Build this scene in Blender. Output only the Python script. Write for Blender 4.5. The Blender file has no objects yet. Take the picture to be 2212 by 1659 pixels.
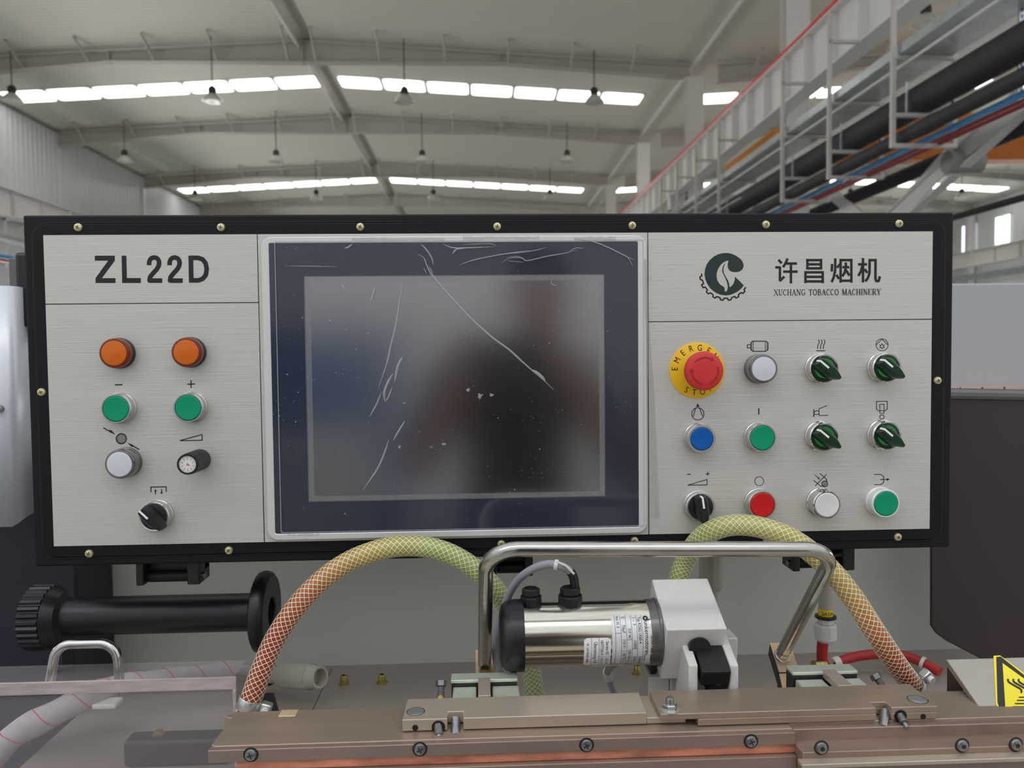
import bpy, math, random
from mathutils import Vector, Matrix
random.seed(4)
PI = math.pi
# ------------------------------------------------------------------ camera, world, exposure
sc = bpy.context.scene
COL = sc.collection
CAMZ = 1.45
R0 = Vector((0.9990788553, -0.0416097917, -0.0104912395))   # camera right, up, forward
U0 = Vector((0.0121543618, 0.0399204270, 0.9991289515))
F0 = Vector((0.0411547368, 0.9983361235, -0.0403890110))
FPX = 1700.0
cd = bpy.data.cameras.new('camera'); cam = bpy.data.objects.new('camera', cd); COL.objects.link(cam)
cd.sensor_width = 36; cd.lens = 36 * FPX / 2212; cd.clip_start = 0.02; cd.clip_end = 300
m3 = Matrix((R0, U0, -F0)).transposed()
cam.matrix_world = Matrix.Translation((0, 0, CAMZ)) @ m3.to_4x4()
cd.dof.use_dof = True; cd.dof.focus_distance = 0.80; cd.dof.aperture_fstop = 9.0
sc.camera = cam
w = bpy.data.worlds.new('world'); sc.world = w; w.use_nodes = True
nt = w.node_tree; bg = nt.nodes['Background']
tc = nt.nodes.new('ShaderNodeTexCoord'); sp = nt.nodes.new('ShaderNodeSeparateXYZ')
rp = nt.nodes.new('ShaderNodeValToRGB')
nt.links.new(tc.outputs['Generated'], sp.inputs[0]); nt.links.new(sp.outputs['Z'], rp.inputs[0])
rp.color_ramp.elements[0].color = (.62, .60, .57, 1); rp.color_ramp.elements[0].position = 0.0
rp.color_ramp.elements[1].color = (.88, .93, 1, 1); rp.color_ramp.elements[1].position = 0.45
nt.links.new(rp.outputs[0], bg.inputs[0]); bg.inputs[1].default_value = 1.1
def area(name, loc, rot, sx, sy, e, col=(1, 1, 1)):
    l = bpy.data.lights.new(name, 'AREA'); l.shape = 'RECTANGLE'; l.size = sx; l.size_y = sy; l.energy = e; l.color = col
    o = bpy.data.objects.new(name, l); o.location = loc; o.rotation_euler = rot; COL.objects.link(o); return o
area('hall_daylight', (-3, -3.5, 7.5), (math.radians(-28), 0, 0), 12, 3, 420, (1, .985, .95))  # unseen area light added high behind the camera, standing in for a skylight
sc.view_settings.view_transform = 'Standard'; sc.view_settings.look = 'None'
sc.view_settings.gamma = 1; sc.view_settings.use_curve_mapping = False; sc.view_settings.exposure = 0.0

# ------------------------------------------------------------------ helpers
def ray(px, py):
    d = R0 * ((px - 1106) / FPX) + U0 * (-(py - 829.5) / FPX) + F0
    return d / d.y
def at(px, py, y):
    d = ray(px, py); return Vector((d.x * y, y, CAMZ + d.z * y))
def onz(px, py, z):
    d = ray(px, py); return at(px, py, (z - CAMZ) / d.z)
def onx(px, py, x):
    d = ray(px, py); return at(px, py, x / d.x)
def lin(c):
    c /= 255.0
    return c / 12.92 if c <= .04045 else ((c + .055) / 1.055) ** 2.4
def C(r, g, b): return (lin(r), lin(g), lin(b), 1)
MATS = {}
def mat(name, col, rough=.5, metal=0, var=.08, scale=12, stretch=(1, 1, 1), bump=0, coat=0, alpha=1, emit=None, spec=.5, trans=0, attr=None, col2=None, bscale=None):
    m = bpy.data.materials.new(name); m.use_nodes = True; n = m.node_tree; b = n.nodes['Principled BSDF']; L = n.links
    b.inputs['Roughness'].default_value = rough; b.inputs['Metallic'].default_value = metal
    b.inputs['Coat Weight'].default_value = coat; b.inputs['Coat Roughness'].default_value = .08
    b.inputs['Specular IOR Level'].default_value = spec; b.inputs['Transmission Weight'].default_value = trans
    b.inputs['Alpha'].default_value = alpha
    t = n.nodes.new('ShaderNodeTexCoord'); mp = n.nodes.new('ShaderNodeMapping'); mp.inputs['Scale'].default_value = stretch
    g = n.nodes.new('ShaderNodeNewGeometry')
    L.new(g.outputs['Position'], mp.inputs[0])
    ns = n.nodes.new('ShaderNodeTexNoise'); ns.inputs['Scale'].default_value = scale; ns.inputs['Detail'].default_value = 5
    L.new(mp.outputs[0], ns.inputs[0])
    r = n.nodes.new('ShaderNodeValToRGB'); r.color_ramp.elements[0].position = .3; r.color_ramp.elements[1].position = .7
    c2 = col2 if col2 else tuple(min(1, x * (1 + var)) for x in col[:3]) + (1,)
    c1 = tuple(x * (1 - var) for x in col[:3]) + (1,) if not col2 else col
    r.color_ramp.elements[0].color = c1; r.color_ramp.elements[1].color = c2
    L.new(ns.outputs[0], r.inputs[0])
    if attr:
        a = n.nodes.new('ShaderNodeVertexColor'); a.layer_name = attr; L.new(a.outputs[0], b.inputs['Base Color'])
    else:
        L.new(r.outputs[0], b.inputs['Base Color'])
    if bump:
        bp = n.nodes.new('ShaderNodeBump'); bp.inputs['Strength'].default_value = bump; bp.inputs['Distance'].default_value = .002
        if bscale:
            n2 = n.nodes.new('ShaderNodeTexNoise'); n2.inputs['Scale'].default_value = bscale; L.new(mp.outputs[0], n2.inputs[0]); L.new(n2.outputs[0], bp.inputs['Height'])
        else: L.new(ns.outputs[0], bp.inputs['Height'])
        L.new(bp.outputs[0], b.inputs['Normal'])
    if emit:
        b.inputs['Emission Color'].default_value = emit[0]; b.inputs['Emission Strength'].default_value = emit[1]
    MATS[name] = m; return m
def wave_bump(m, axis, period, strength, dist=.02):
    n = m.node_tree; b = n.nodes['Principled BSDF']; g = n.nodes.new('ShaderNodeNewGeometry'); s = n.nodes.new('ShaderNodeSeparateXYZ')
    n.links.new(g.outputs['Position'], s.inputs[0])
    k = n.nodes.new('ShaderNodeMath'); k.operation = 'MULTIPLY'; k.inputs[1].default_value = 2 * PI / period
    n.links.new(s.outputs[axis], k.inputs[0]); q = n.nodes.new('ShaderNodeMath'); q.operation = 'SINE'; n.links.new(k.outputs[0], q.inputs[0])
    bp = n.nodes.new('ShaderNodeBump'); bp.inputs['Strength'].default_value = strength; bp.inputs['Distance'].default_value = dist
    n.links.new(q.outputs[0], bp.inputs['Height']); n.links.new(bp.outputs[0], b.inputs['Normal'])

WL = {}          # world location of every object
def tag(o, label=None, cat=None, group=None, kind=None):
    if label: o['label'] = label
    if cat: o['category'] = cat
    if group: o['group'] = group
    if kind: o['kind'] = kind
    return o
def empty(name, loc, label=None, cat=None, group=None, parent=None, kind=None):
    o = bpy.data.objects.new(name, None); COL.objects.link(o); o.empty_display_size = .05
    loc = Vector(loc); WL[o.name] = loc
    if parent: o.parent = parent; o.location = loc - WL[parent.name]
    else: o.location = loc
    return tag(o, label, cat, group, kind)
def inst(me, name, loc, parent=None, M=None, src=None):
    o = bpy.data.objects.new(name, me); COL.objects.link(o); loc = Vector(loc); WL[o.name] = loc
    o.location = loc - (WL[parent.name] if parent else Vector((0, 0, 0)))
    if parent: o.parent = parent
    if M: o.rotation_euler = M.to_euler()
    return o
def copy_tree(o, loc=None, parent=None):
    c = o.copy(); COL.objects.link(c)
    wl = WL[o.name] if loc is None else Vector(loc); WL[c.name] = wl
    if parent is not None:
        c.parent = parent; c.location = wl - WL[parent.name]
    elif o.parent is None: c.location = wl
    d = wl - WL[o.name]
    for ch in list(o.children): copy_tree(ch, WL[ch.name] + d, c)
    return c
class MB:
    def __init__(s): s.v = []; s.f = []; s.col = []
    def add(s, vs, fs, M=None):
        k = len(s.v)
        s.v += [tuple(M @ Vector(p)) if M else tuple(p) for p in vs]; s.f += [tuple(i + k for i in f) for f in fs]; return s
    def box(s, x0, x1, y0, y1, z0, z1, M=None):
        return s.add([(x0, y0, z0), (x1, y0, z0), (x1, y1, z0), (x0, y1, z0), (x0, y0, z1), (x1, y0, z1), (x1, y1, z1), (x0, y1, z1)],
                     [(0, 3, 2, 1), (4, 5, 6, 7), (0, 1, 5, 4), (1, 2, 6, 5), (2, 3, 7, 6), (3, 0, 4, 7)], M)
    def hexa(s, p):   # 8 corners: bottom 4 (ccw), top 4
        return s.add(p, [(0, 3, 2, 1), (4, 5, 6, 7), (0, 1, 5, 4), (1, 2, 6, 5), (2, 3, 7, 6), (3, 0, 4, 7)])
    def prism(s, pts, z0, z1, M=None):
        n = len(pts); A = sum(pts[i][0] * pts[(i + 1) % n][1] - pts[(i + 1) % n][0] * pts[i][1] for i in range(n))
        if A < 0: pts = pts[::-1]
        vs = [(x, y, z0) for x, y in pts] + [(x, y, z1) for x, y in pts]
        fs = [tuple(range(n))[::-1], tuple(range(n, 2 * n))] + [(i, (i + 1) % n, n + (i + 1) % n, n + i) for i in range(n)]
        return s.add(vs, fs, M)
    def flat(s, pts): return s.add(pts, [tuple(range(len(pts)))])
    def lathe(s, prof, n=32, M=None, a0=0, a1=2 * PI):
        full = abs(a1 - a0 - 2 * PI) < 1e-6; k = n if full else n + 1; vs = []; fs = []
        for r, h in prof:
            for i in range(k):
                a = a0 + (a1 - a0) * i / n; vs.append((r * math.cos(a), r * math.sin(a), h))
        for j in range(len(prof) - 1):
            for i in range(n):
                a, b = j * k + i, j * k + (i + 1) % k; fs.append((a, b, b + k, a + k))
        return s.add(vs, fs, M)
    def tube(s, path, r, n=12, caps=True, closed=False, rf=None):
        P = [Vector(p) for p in path]; N = len(P); T = []
        for i in range(N):
            a = P[i - 1] if (i or closed) else P[0]; b = P[(i + 1) % N] if (i < N - 1 or closed) else P[-1]; T.append((b - a).normalized())
        up = Vector((0, 0, 1)) if abs(T[0].z) < .9 else Vector((1, 0, 0))
        nr = (up - T[0] * up.dot(T[0])).normalized(); vs = []; fs = []
        for i in range(N):
            nr = (nr - T[i] * nr.dot(T[i])).normalized(); bi = T[i].cross(nr); rr = rf(i / (N - 1)) if rf else r
            for j in range(n):
                a = 2 * PI * j / n; vs.append(P[i] + (nr * math.cos(a) + bi * math.sin(a)) * rr)
        for i in range(N if closed else N - 1):
            for j in range(n):
                a, b = i * n + j, i * n + (j + 1) % n; c, d = ((i + 1) % N) * n + (j + 1) % n, ((i + 1) % N) * n + j; fs.append((a, b, c, d))
        if caps and not closed: fs += [tuple(range(n))[::-1], tuple(range((N - 1) * n, N * n))]
        return s.add(vs, fs)
    def build(s, name, m, parent=None, bevel=0, seg=2, smooth=True, ang=35, label=None, cat=None, group=None, kind=None, loc=None):
        vs = [Vector(p) for p in s.v]
        if loc is None:
            lo = [min(p[i] for p in vs) for i in range(3)]; hi = [max(p[i] for p in vs) for i in range(3)]
            loc = Vector(((lo[0] + hi[0]) / 2, (lo[1] + hi[1]) / 2, lo[2]))
            vs = [p - loc for p in vs]
        else: loc = Vector(loc)
        me = bpy.data.meshes.new(name); me.from_pydata([tuple(p) for p in vs], [], s.f); me.update()
        me.materials.append(MATS[m])
        if smooth: me.shade_smooth(); me.set_sharp_from_angle(angle=math.radians(ang))
        o = inst(me, name, loc, parent)
        if bevel:
            b = o.modifiers.new('bevel', 'BEVEL'); b.width = bevel; b.segments = seg; b.limit_method = 'ANGLE'; b.angle_limit = math.radians(40)
        return tag(o, label, cat, group, kind)
def spline(pts, n=8):
    P = [Vector(p) for p in pts]; out = []
    for i in range(len(P) - 1):
        p0 = P[max(i - 1, 0)]; p1 = P[i]; p2 = P[i + 1]; p3 = P[min(i + 2, len(P) - 1)]
        for k in range(n):
            t = k / n; out.append(.5 * ((2 * p1) + (p2 - p0) * t + (2 * p0 - 5 * p1 + 4 * p2 - p3) * t * t + (3 * p1 - p0 - 3 * p2 + p3) * t ** 3))
    out.append(P[-1]); return out
def fillet(pts, r, n=8):
    P = [Vector(p) for p in pts]; out = [P[0]]
    for i in range(1, len(P) - 1):
        a = (P[i - 1] - P[i]); b = (P[i + 1] - P[i]); la, lb = a.length, b.length; a.normalize(); b.normalize()
        th = a.angle(b); d = min(r / math.tan(th / 2), la * .48, lb * .48); rr = d * math.tan(th / 2)
        bis = (a + b).normalized(); cc = P[i] + bis * (rr / math.sin(th / 2)); s = P[i] + a * d; e = P[i] + b * d
        for k in range(n + 1):
            t = k / n; q = (s - cc).lerp(e - cc, t).normalized() * rr if (s - cc).angle(e - cc) < 3 else s - cc
            out.append(cc + q)
    out.append(P[-1]); return out
_tx = {}
def text_mesh(s, size=1.0):
    k = (s, size)
    if k not in _tx:
        cu = bpy.data.curves.new('t', 'FONT'); cu.body = s; cu.size = size; cu.align_x = 'CENTER'; cu.align_y = 'CENTER'; cu.resolution_u = 3
        o = bpy.data.objects.new('t', cu); COL.objects.link(o)
        dg = bpy.context.evaluated_depsgraph_get(); me = o.evaluated_get(dg).to_mesh()
        _tx[k] = ([v.co.copy() for v in me.vertices], [tuple(p.vertices) for p in me.polygons])
        o.evaluated_get(dg).to_mesh_clear(); bpy.data.objects.remove(o); bpy.data.curves.remove(cu)
    return _tx[k]
def frame(o, x, y, z):
    M = Matrix((Vector(x), Vector(y), Vector(z))).transposed().to_4x4(); M.translation = Vector(o); return M

# ------------------------------------------------------------------ materials
mat('ceiling', C(222, 220, 208), .5, 0, .02, .3); wave_bump(MATS['ceiling'], 'Y', .19, .35)
mat('wall_white', C(215, 217, 216), .32, 0, .02, .5)
mat('beam_grey', C(186, 180, 174), .45, 0, .03, 1)
mat('white_steel', C(225, 222, 220), .4, 0, .03, 1)
mat('grey_steel', C(150, 150, 146), .4, 0, .04, 2)
mat('skylight', C(255, 255, 255), .5, emit=((1, 1, .99, 1), 3.6))
mat('window_light', C(225, 238, 255), .2, emit=((.78, .9, 1, 1), 2.2))
mat('window_low', C(225, 238, 255), .2, emit=((1, .98, .94, 1), 7.5))  # strong glow for the unseen low windows, added to brighten the hall
mat('floor', C(150, 152, 148), .35, 0, .06, 2)
mat('dark_cable', C(50, 50, 52), .6)
mat('lamp_shade', C(225, 225, 220), .18, .3, .05, 5, alpha=.88)
mat('galv', C(190, 198, 200), .28, .75, .12, 6)
mat('rack_grey', C(196, 190, 184), .42, .1, .05, 4)
mat('black_foam', C(44, 42, 46), .65, 0, .15, 8)
mat('blue_pipe', C(70, 150, 205), .35); mat('red_pipe', C(140, 40, 44), .35); mat('red_bar', C(225, 24, 36), .4)
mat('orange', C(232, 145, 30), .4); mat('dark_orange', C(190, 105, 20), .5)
mat('black_paint', C(20, 18, 24), .55, 0, .05, 40, spec=.25, bump=.05, bscale=900, coat=.0)
mat('black_frame', C(14, 13, 19), .5, 0, .04, 40, spec=.25)
def brushed(name, col, rough, metal, st, amt=.05, bump=.12):
    mat(name, col, rough, metal, amt, 1, st, bump=bump)
    m = MATS[name]; n = m.node_tree
    return m
brushed('brushed_alu', C(201, 198, 191), .42, .35, (14, 1, 900), .045, .1)
mat('alu_rim', C(214, 214, 210), .35, .3, .02, 30)
mat('ink', C(12, 12, 18), .5, 0, 0); mat('emblem_green', C(24, 42, 40), .45, 0, 0)
mat('navy_glass', C(44, 49, 63), .14, 0, .05, 10, coat=.4)
mat('display', C(148, 148, 152), .17, 1, .02, 6)
mat('film', C(190, 190, 195), .15, 0, 0, alpha=.05)
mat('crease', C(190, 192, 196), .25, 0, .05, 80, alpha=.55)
mat('tape', C(170, 170, 172), .3, 0, .1, 200, alpha=.28)
mat('dust', C(170, 170, 172), .8, alpha=.75)
mat('chrome', C(215, 213, 210), .14, 1, .04, 30)
mat('satin', C(196, 195, 192), .26, .75, .04, 60)
mat('gunmetal', C(110, 108, 108), .3, .6)
mat('amber', C(206, 100, 12), .3, 0, .05, 40, coat=.3, spec=.3); mat('amber_dark', C(112, 38, 8), .25, 0, .05, 40, coat=.4, spec=.3)
mat('lens_white', C(205, 208, 214), .28, 0, .03, 30, coat=.5); mat('lens_rim', C(104, 104, 108), .12, .5, .05, 30, coat=1)
mat('cap_green', C(0, 146, 106), .5, 0, .02, 30, spec=.25); mat('cap_blue', C(6, 88, 170), .45, 0, .02, 30, spec=.25); mat('cap_red', C(200, 26, 30), .45, 0, .02, 30, spec=.25)
mat('cap_white', C(226, 224, 222), .35); mat('ring_white', C(228, 228, 226), .3, .2)
mat('knob_green', C(4, 50, 24), .25, 0, .15, 80, spec=.35); mat('lens_green', C(10, 134, 54), .2, 0, .1, 80, coat=.6)
mat('black_plastic', C(20, 20, 24), .38, 0, .06, 60); mat('knob_mark', C(240, 240, 240), .4, 0, 0)
mat('estop_red', C(205, 44, 46), .48, 0, .02, 30); mat('estop_dark', C(160, 26, 32), .5); mat('yellow_ring', C(238, 188, 18), .4, 0, .03, 20)
mat('dial_white', C(225, 222, 218), .3); mat('dial_orange', C(220, 120, 70), .5)
mat('zinc_screw', C(208, 202, 160), .28, .8, .15, 500); mat('zinc_recess', C(95, 80, 50), .5, .5); mat('steel_screw', C(150, 150, 150), .3, .9, .1, 400)
mat('brass_zinc', C(176, 160, 100), .3, .85, .2, 200)
mat('motor_metal', C(212, 207, 190), .16, 1, .08, 5, (8, 60, 60))
mat('handle_metal', C(186, 184, 174), .2, 1, .1, 14, (3, 12, 12))
mat('steel_handle', C(205, 202, 200), .18, 1, .06, 20)
mat('motor_label', C(222, 222, 224), .4, .2); mat('white_label', C(232, 232, 232), .45)
mat('cast_alu', C(214, 211, 207), .5, .1, .04, 60, bump=.08, bscale=400); mat('bracket_white', C(205, 203, 198), .5, 0, .05, 60, bump=.1, bscale=300)
mat('arm_metal', C(184, 170, 152), .36, .45, .06, 1, (10, 60, 60), bump=.05)
mat('bar_metal', C(164, 146, 128), .36, .5, .07, 1, (10, 60, 60), bump=.05)
mat('bar_dark', C(150, 130, 116), .36, .5, .1, 1, (12, 80, 80), bump=.05)
mat('peach_metal', C(226, 196, 158), .4, .45, .08, 90)
mat('pad_metal', C(205, 212, 196), .42, .5, .06, 60)
mat('copper', C(216, 142, 116), .36, .45, .35, 1, (30, 110, 110))
mat('black_iron', C(30, 30, 29), .5, 0, .1, 90)
mat('bed_plate', C(164, 152, 142), .34, .35, .05, 8)
mat('back_panel', C(214, 216, 207), .38, 0, .02, 3)
mat('navy_body', C(34, 34, 46), .45, 0, .06, 4); mat('grey_cover', C(226, 229, 236), .32, .15, .02, 4)
mat('dark_sheet', C(62, 52, 54), .3, .4, .08, 3); mat('light_cabinet', C(166, 167, 170), .4, 0, .015, 3); mat('pink_strip', C(190, 165, 155), .4, .3)
mat('hose', C(200, 200, 120), .25, 0, attr='c', coat=.5, alpha=.74)
mat('braid', C(232, 232, 205), .45, 0, .05, 100)
mat('cable_grey', C(150, 151, 158), .5, 0, .03, 40); mat('tie_white', C(220, 218, 208), .5)
mat('conduit_grey', C(176, 172, 158), .5, 0, .04, 40); mat('gland_white', C(215, 213, 208), .45); mat('rubber_red', C(170, 34, 34), .5, 0, .08, 40)
mat('tag_yellow', C(238, 200, 30), .5); mat('sleeve', C(180, 172, 174), .6, 0, .06, 120, bump=.2, bscale=900); mat('tracer', C(200, 70, 80), .6)
mat('acrylic', C(205, 198, 200), .06, 0, 0, alpha=.12, coat=.3); mat('acrylic_edge', C(190, 176, 172), .2, 0, .15, 8, (4, 30, 30), alpha=.8)
mat('chute_metal', C(176, 168, 155), .3, .7, .04, 20); mat('sticker_yellow', C(240, 222, 40), .45); mat('sticker_black', C(34, 26, 28), .45)
mat('shirt', C(30, 32, 40), .8); mat('skin', C(176, 122, 100), .55); mat('hair', C(28, 22, 22), .6); mat('trousers', C(40, 42, 54), .8)
mat('crate', C(150, 110, 80), .7, 0, .15, 8)
mat('blue_machine', C(60, 110, 160), .5); mat('beige_machine', C(205, 200, 190), .5)

# ================================================================== THE HALL
Z = CAMZ
RX, RX2, COLX, LX, RWX = -5.05, 18.1, 6.53, -16.0, 29.7
def rz(x):
    return Z + 9.24 - .056 * abs(x - RX) if x < COLX + .02 else Z + 9.24 - .056 * abs(x - RX2)
YB = [16.1, 23.65, 31.05, 38.65, 46.2, 53.7]
def sheet(pts_xz, y0, y1, t):
    b = MB(); n = len(pts_xz)
    vs = [(x, y0, z) for x, z in pts_xz] + [(x, y1, z) for x, z in pts_xz] + [(x, y0, z + t) for x, z in pts_xz] + [(x, y1, z + t) for x, z in pts_xz]
    fs = []
    for i in range(n - 1):
        fs += [(i, i + n, i + n + 1, i + 1), (2 * n + i, 2 * n + i + 1, 3 * n + i + 1, 3 * n + i), (i, i + 1, 2 * n + i + 1, 2 * n + i), (n + i, 3 * n + i, 3 * n + i + 1, n + i + 1)]
    fs += [(0, 2 * n, 3 * n, n), (n - 1, 2 * n - 1, 4 * n - 1, 3 * n - 1)]
    return b.add(vs, fs)
sheet([(LX - .1, rz(LX)), (RX, rz(RX)), (COLX, rz(COLX)), (RX2, rz(RX2)), (RWX, rz(RWX))], 7.5, 62, .12).build('ceiling', 'ceiling', kind='structure')
MB().box(-30, 45, -9, 62, -.1, 0).build('floor', 'floor', kind='structure')
# left wall: ribbed liner above, plain wall below
def ribwall(x, y0, y1, z0, ztop, per, d, sgn):
    b = MB(); pts = []; y = y0
    while y < y1:
        pts += [(x, y), (x, y + per * .70), (x + sgn * d, y + per * .78), (x + sgn * d, y + per * .92)]; y += per
    n = len(pts); vs = [(a, c, z0) for a, c in pts] + [(a, c, ztop) for a, c in pts]
    return b.add(vs, [(i, i + 1, n + i + 1, n + i) for i in range(n - 1)])
ribwall(LX, 8, 61.8, Z + 5.58, rz(LX), .30, .035, 1).build('wall_left', 'wall_white', kind='structure', smooth=False)
lw = MB().box(LX - .15, LX - .05, -2, 62, 0, Z + 5.6).build('wall_left_lower', 'wall_white', kind='structure')
MB().box(LX - .02, LX + .09, 8, 61.9, Z + 5.50, Z + 5.60).build('trim_1', 'beam_grey', kind='structure')
MB().box(LX, LX + .06, 16, 61.9, rz(LX) - .1, rz(LX)).build('trim_2', 'grey_steel', kind='structure')
MB().box(LX - .1, RWX, 61.9, 62.0, 0, Z + 9.3).build('wall_back', 'wall_white', kind='structure')
MB().box(RWX, RWX + .1, -2, 62, 0, rz(RWX)).build('wall_right', 'wall_white', kind='structure')
# ridge flashing
for k, xr in enumerate((RX, RX2)):
    MB().box(xr - .28, xr + .28, 8, 61.8, rz(xr) - .05, rz(xr) - .02).build('trim_%d' % (3 + k), 'beam_grey', kind='structure')
# skylight strips, pane by pane
def skylight(n, yc, wd, xs_list):
    x0 = xs_list[0]; root = empty('window_%d' % n, (x0, yc, rz(x0)), kind='structure')
    for xa in xs_list:
        xb = xa + 1.36
        za, zb = rz(xa), rz(xb); b = MB()
        def rr(t, e):  # rounded-corner pane following the roof slope
            return xa + e + (1.42 - 2 * e) * t
        y0, y1 = yc - wd / 2, yc + wd / 2; c = .13; pts = []
        for cx, cy, a in ((xb - c, y1 - c, 0), (xa + c, y1 - c, 90), (xa + c, y0 + c, 180), (xb - c, y0 + c, 270)):
            for q in range(4):
                t = math.radians(a + q * 30); pts.append((cx + c * math.cos(t), cy + c * math.sin(t)))
        b.flat([(x, y, rz(x) - .035) for x, y in pts][::-1])
        b.build('pane', 'skylight', root)
        f = MB()
        f.box(xa - .04, xb + .04, y0 - .05, y1 + .05, -.02, -.004)
        for i, v in enumerate(f.v): f.v[i] = (v[0], v[1], v[2] + rz(v[0]))
        f.build('pane_frame', 'wall_white', root)
xl = [RX - .14 - 1.48 * (k + 1) for k in range(7)]; xr_ = [RX + .46 + 1.48 * k for k in range(7)]
x2 = [COLX + 1.0 + 1.48 * k for k in range(7)] + [RX2 + .5 + 1.48 * k for k in range(7)]
skylight(1, 27.2, 1.05, xl + xr_ + x2)
skylight(2, 42.4, 1.15, xl + xr_ + x2)
# roof beams with haunches and fly braces
def beam(y, label):
    root = empty('roof_beam', (0, y, Z + 8), label, 'beam', 'steel roof beams across the hall')
    for s, off in ((0, 0), (1, 23.15)):
        kn = [(-15.9, 8.02), (-10.6, 8.53), (.7, 8.53), (6.4, 8.12)]
        b = MB(); xs = [k[0] + off for k in kn]; zb = [Z + k[1] for k in kn]
        xs2 = [xs[0], xs[1], RX + off, xs[2], xs[3]]; zb2 = [zb[0], zb[1], zb[1], zb[2], zb[3]]
        for i in range(4):
            a, c = xs2[i], xs2[i + 1]; za, zc = zb2[i], zb2[i + 1]; ta, tc_ = rz(a) - .13, rz(c) - .13
            b.hexa([(a, y - .012, za), (c, y - .012, zc), (c, y + .012, zc), (a, y + .012, za), (a, y - .012, ta), (c, y - .012, tc_), (c, y + .012, tc_), (a, y + .012, ta)])
            for h, H, o2 in ((za, zc, 0), (ta, tc_, .0)):
                b.hexa([(a, y - .14, h - .012), (c, y - .14, H - .012), (c, y + .14, H - .012), (a, y + .14, h - .012), (a, y - .14, h + .014), (c, y - .14, H + .014), (c, y + .14, H + .014), (a, y + .14, h + .014)])
        b.build('girder', 'beam_grey', root, smooth=False)
        fx = [-14.9, -13.0, -11.15, -9.3, -7.5, -5.45, -4.65, -2.8, -.9, .95, 2.8, 4.6]
        for x in fx:
            x += off
            zz = Z + (8.53 if -10.6 < x - off < .7 else (8.53 - .41 * (x - off - .7) / 5.7 if x - off > 0 else 8.02 + .51 * (x - off + 15.9) / 5.3)); f = MB()
            f.tube([(x, y - .13, zz + .03), (x, y - .95, rz(x) - .03)], .035, 6); f.build('fly_brace', 'beam_grey', root)
        for x in (-10.6, .7, RX):
            x += off; f = MB(); f.box(x - .02, x + .02, y - .13, y + .13, Z + 8.5, rz(x) - .14); f.build('stiffener', 'beam_grey', root)
    return root
bl = ['nearest roof beam, hanging just below the top edge of the picture, in front of the first skylight row',
      'second roof beam, behind the first skylight row and above the small second row of lamps',
      'third roof beam, directly in front of the farther skylight row',
      'fourth and farthest roof beam, just above the black control panel edge']
for y, l in zip(YB[1:5], bl): beam(y, l)
# columns
cl = ['broad white column reaching the top edge left of the crane rail', 'dark grey column crossing the nearer skylight row', 'slim white column left of the red rail', 'farthest slim column beside the farther skylight row']
for y, l in zip(YB[0:4], cl):
    b = MB(); top = Z + 8.12 if y > 17 else rz(COLX) - .02
    b.box(COLX - .24, COLX + .24, y - .17, y - .15, 0, top).box(COLX - .24, COLX + .24, y + .15, y + .17, 0, top).box(COLX - .01, COLX + .01, y - .15, y + .15, 0, top)
    b.box(COLX - .3, COLX + .3, y - .2, y + .2, top - .03, top + .0)
    o = b.build('steel_column', 'white_steel', smooth=False); tag(o, l, 'column', 'columns between the two bays')
# tie pipes
for x, z, l in ((RX - .1, Z + 8.98, 'long round tie pipe running along the roof ridge'), (COLX - .03, Z + 8.5, 'long round tie pipe running along the column heads')):
    MB().tube([(x, 8, z), (x, 53, z)], .06, 8).build('tie_pipe', 'white_steel', label=l, cat='pipe')
# high-bay lamps
def lamp_mesh():
    root = empty('high_bay_lamp', (0, 0, 0), 'x', 'lamp', 'high-bay lamps hanging from the roof')
    MB().tube([(0, 0, .42), (0, 0, 1.75)], .016, 6).build('cord', 'dark_cable', root)
    MB().lathe([(0, .44), (.06, .44), (.10, .40), (.115, .36), (.115, .26), (.08, .22), (0, .22)], 16).build('ballast', 'dark_cable', root)
    MB().lathe([(.09, .23), (.14, .2), (.22, .11), (.285, .02), (.29, 0), (.28, 0), (.215, .1), (.135, .185), (.085, .215)], 20).build('shade', 'lamp_shade', root)
    MB().lathe([(0, .015), (.1, .0), (.2, .0), (.28, .005)], 16).build('glass', 'lamp_shade', root)
    return root
lampsrc = lamp_mesh()
lps = []
for r_, (y, row) in enumerate(((23.2, 'front'), (30.3, 'middle'), (37.6, 'back'))):
    for k, (x, w_) in enumerate(zip((-13.15, -7.55, -2.07, 3.45), ('leftmost', 'second from left', 'third from left', 'rightmost'))):
        lps.append((x, y, Z + 7.26, '%s lamp of the %s row of hanging bell lamps' % (w_, row)))
p = onx(2000, 52, 10.1); lps.append((10.1, p.y, p.z, 'large hanging bell lamp at top right, above the cable tray'))
for x, l in ((12.5, 'left'), (18, 'middle'), (23.5, 'right')):
    lps.append((x, 37.6, Z + 7.26, '%s one of the distant bell lamps in the right-hand bay behind the pipes' % l))
for i, (x, y, z, l) in enumerate(lps):
    o = lampsrc if i == 0 else copy_tree(lampsrc)
    d = Vector((x, y, z)) - Vector(o.location); o.location = (x, y, z); o['label'] = l
    for ch_ in o.children:
        if ch_.name.startswith('cord'): ch_.scale.z = (rz(x) - z - .40) / 1.33
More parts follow.
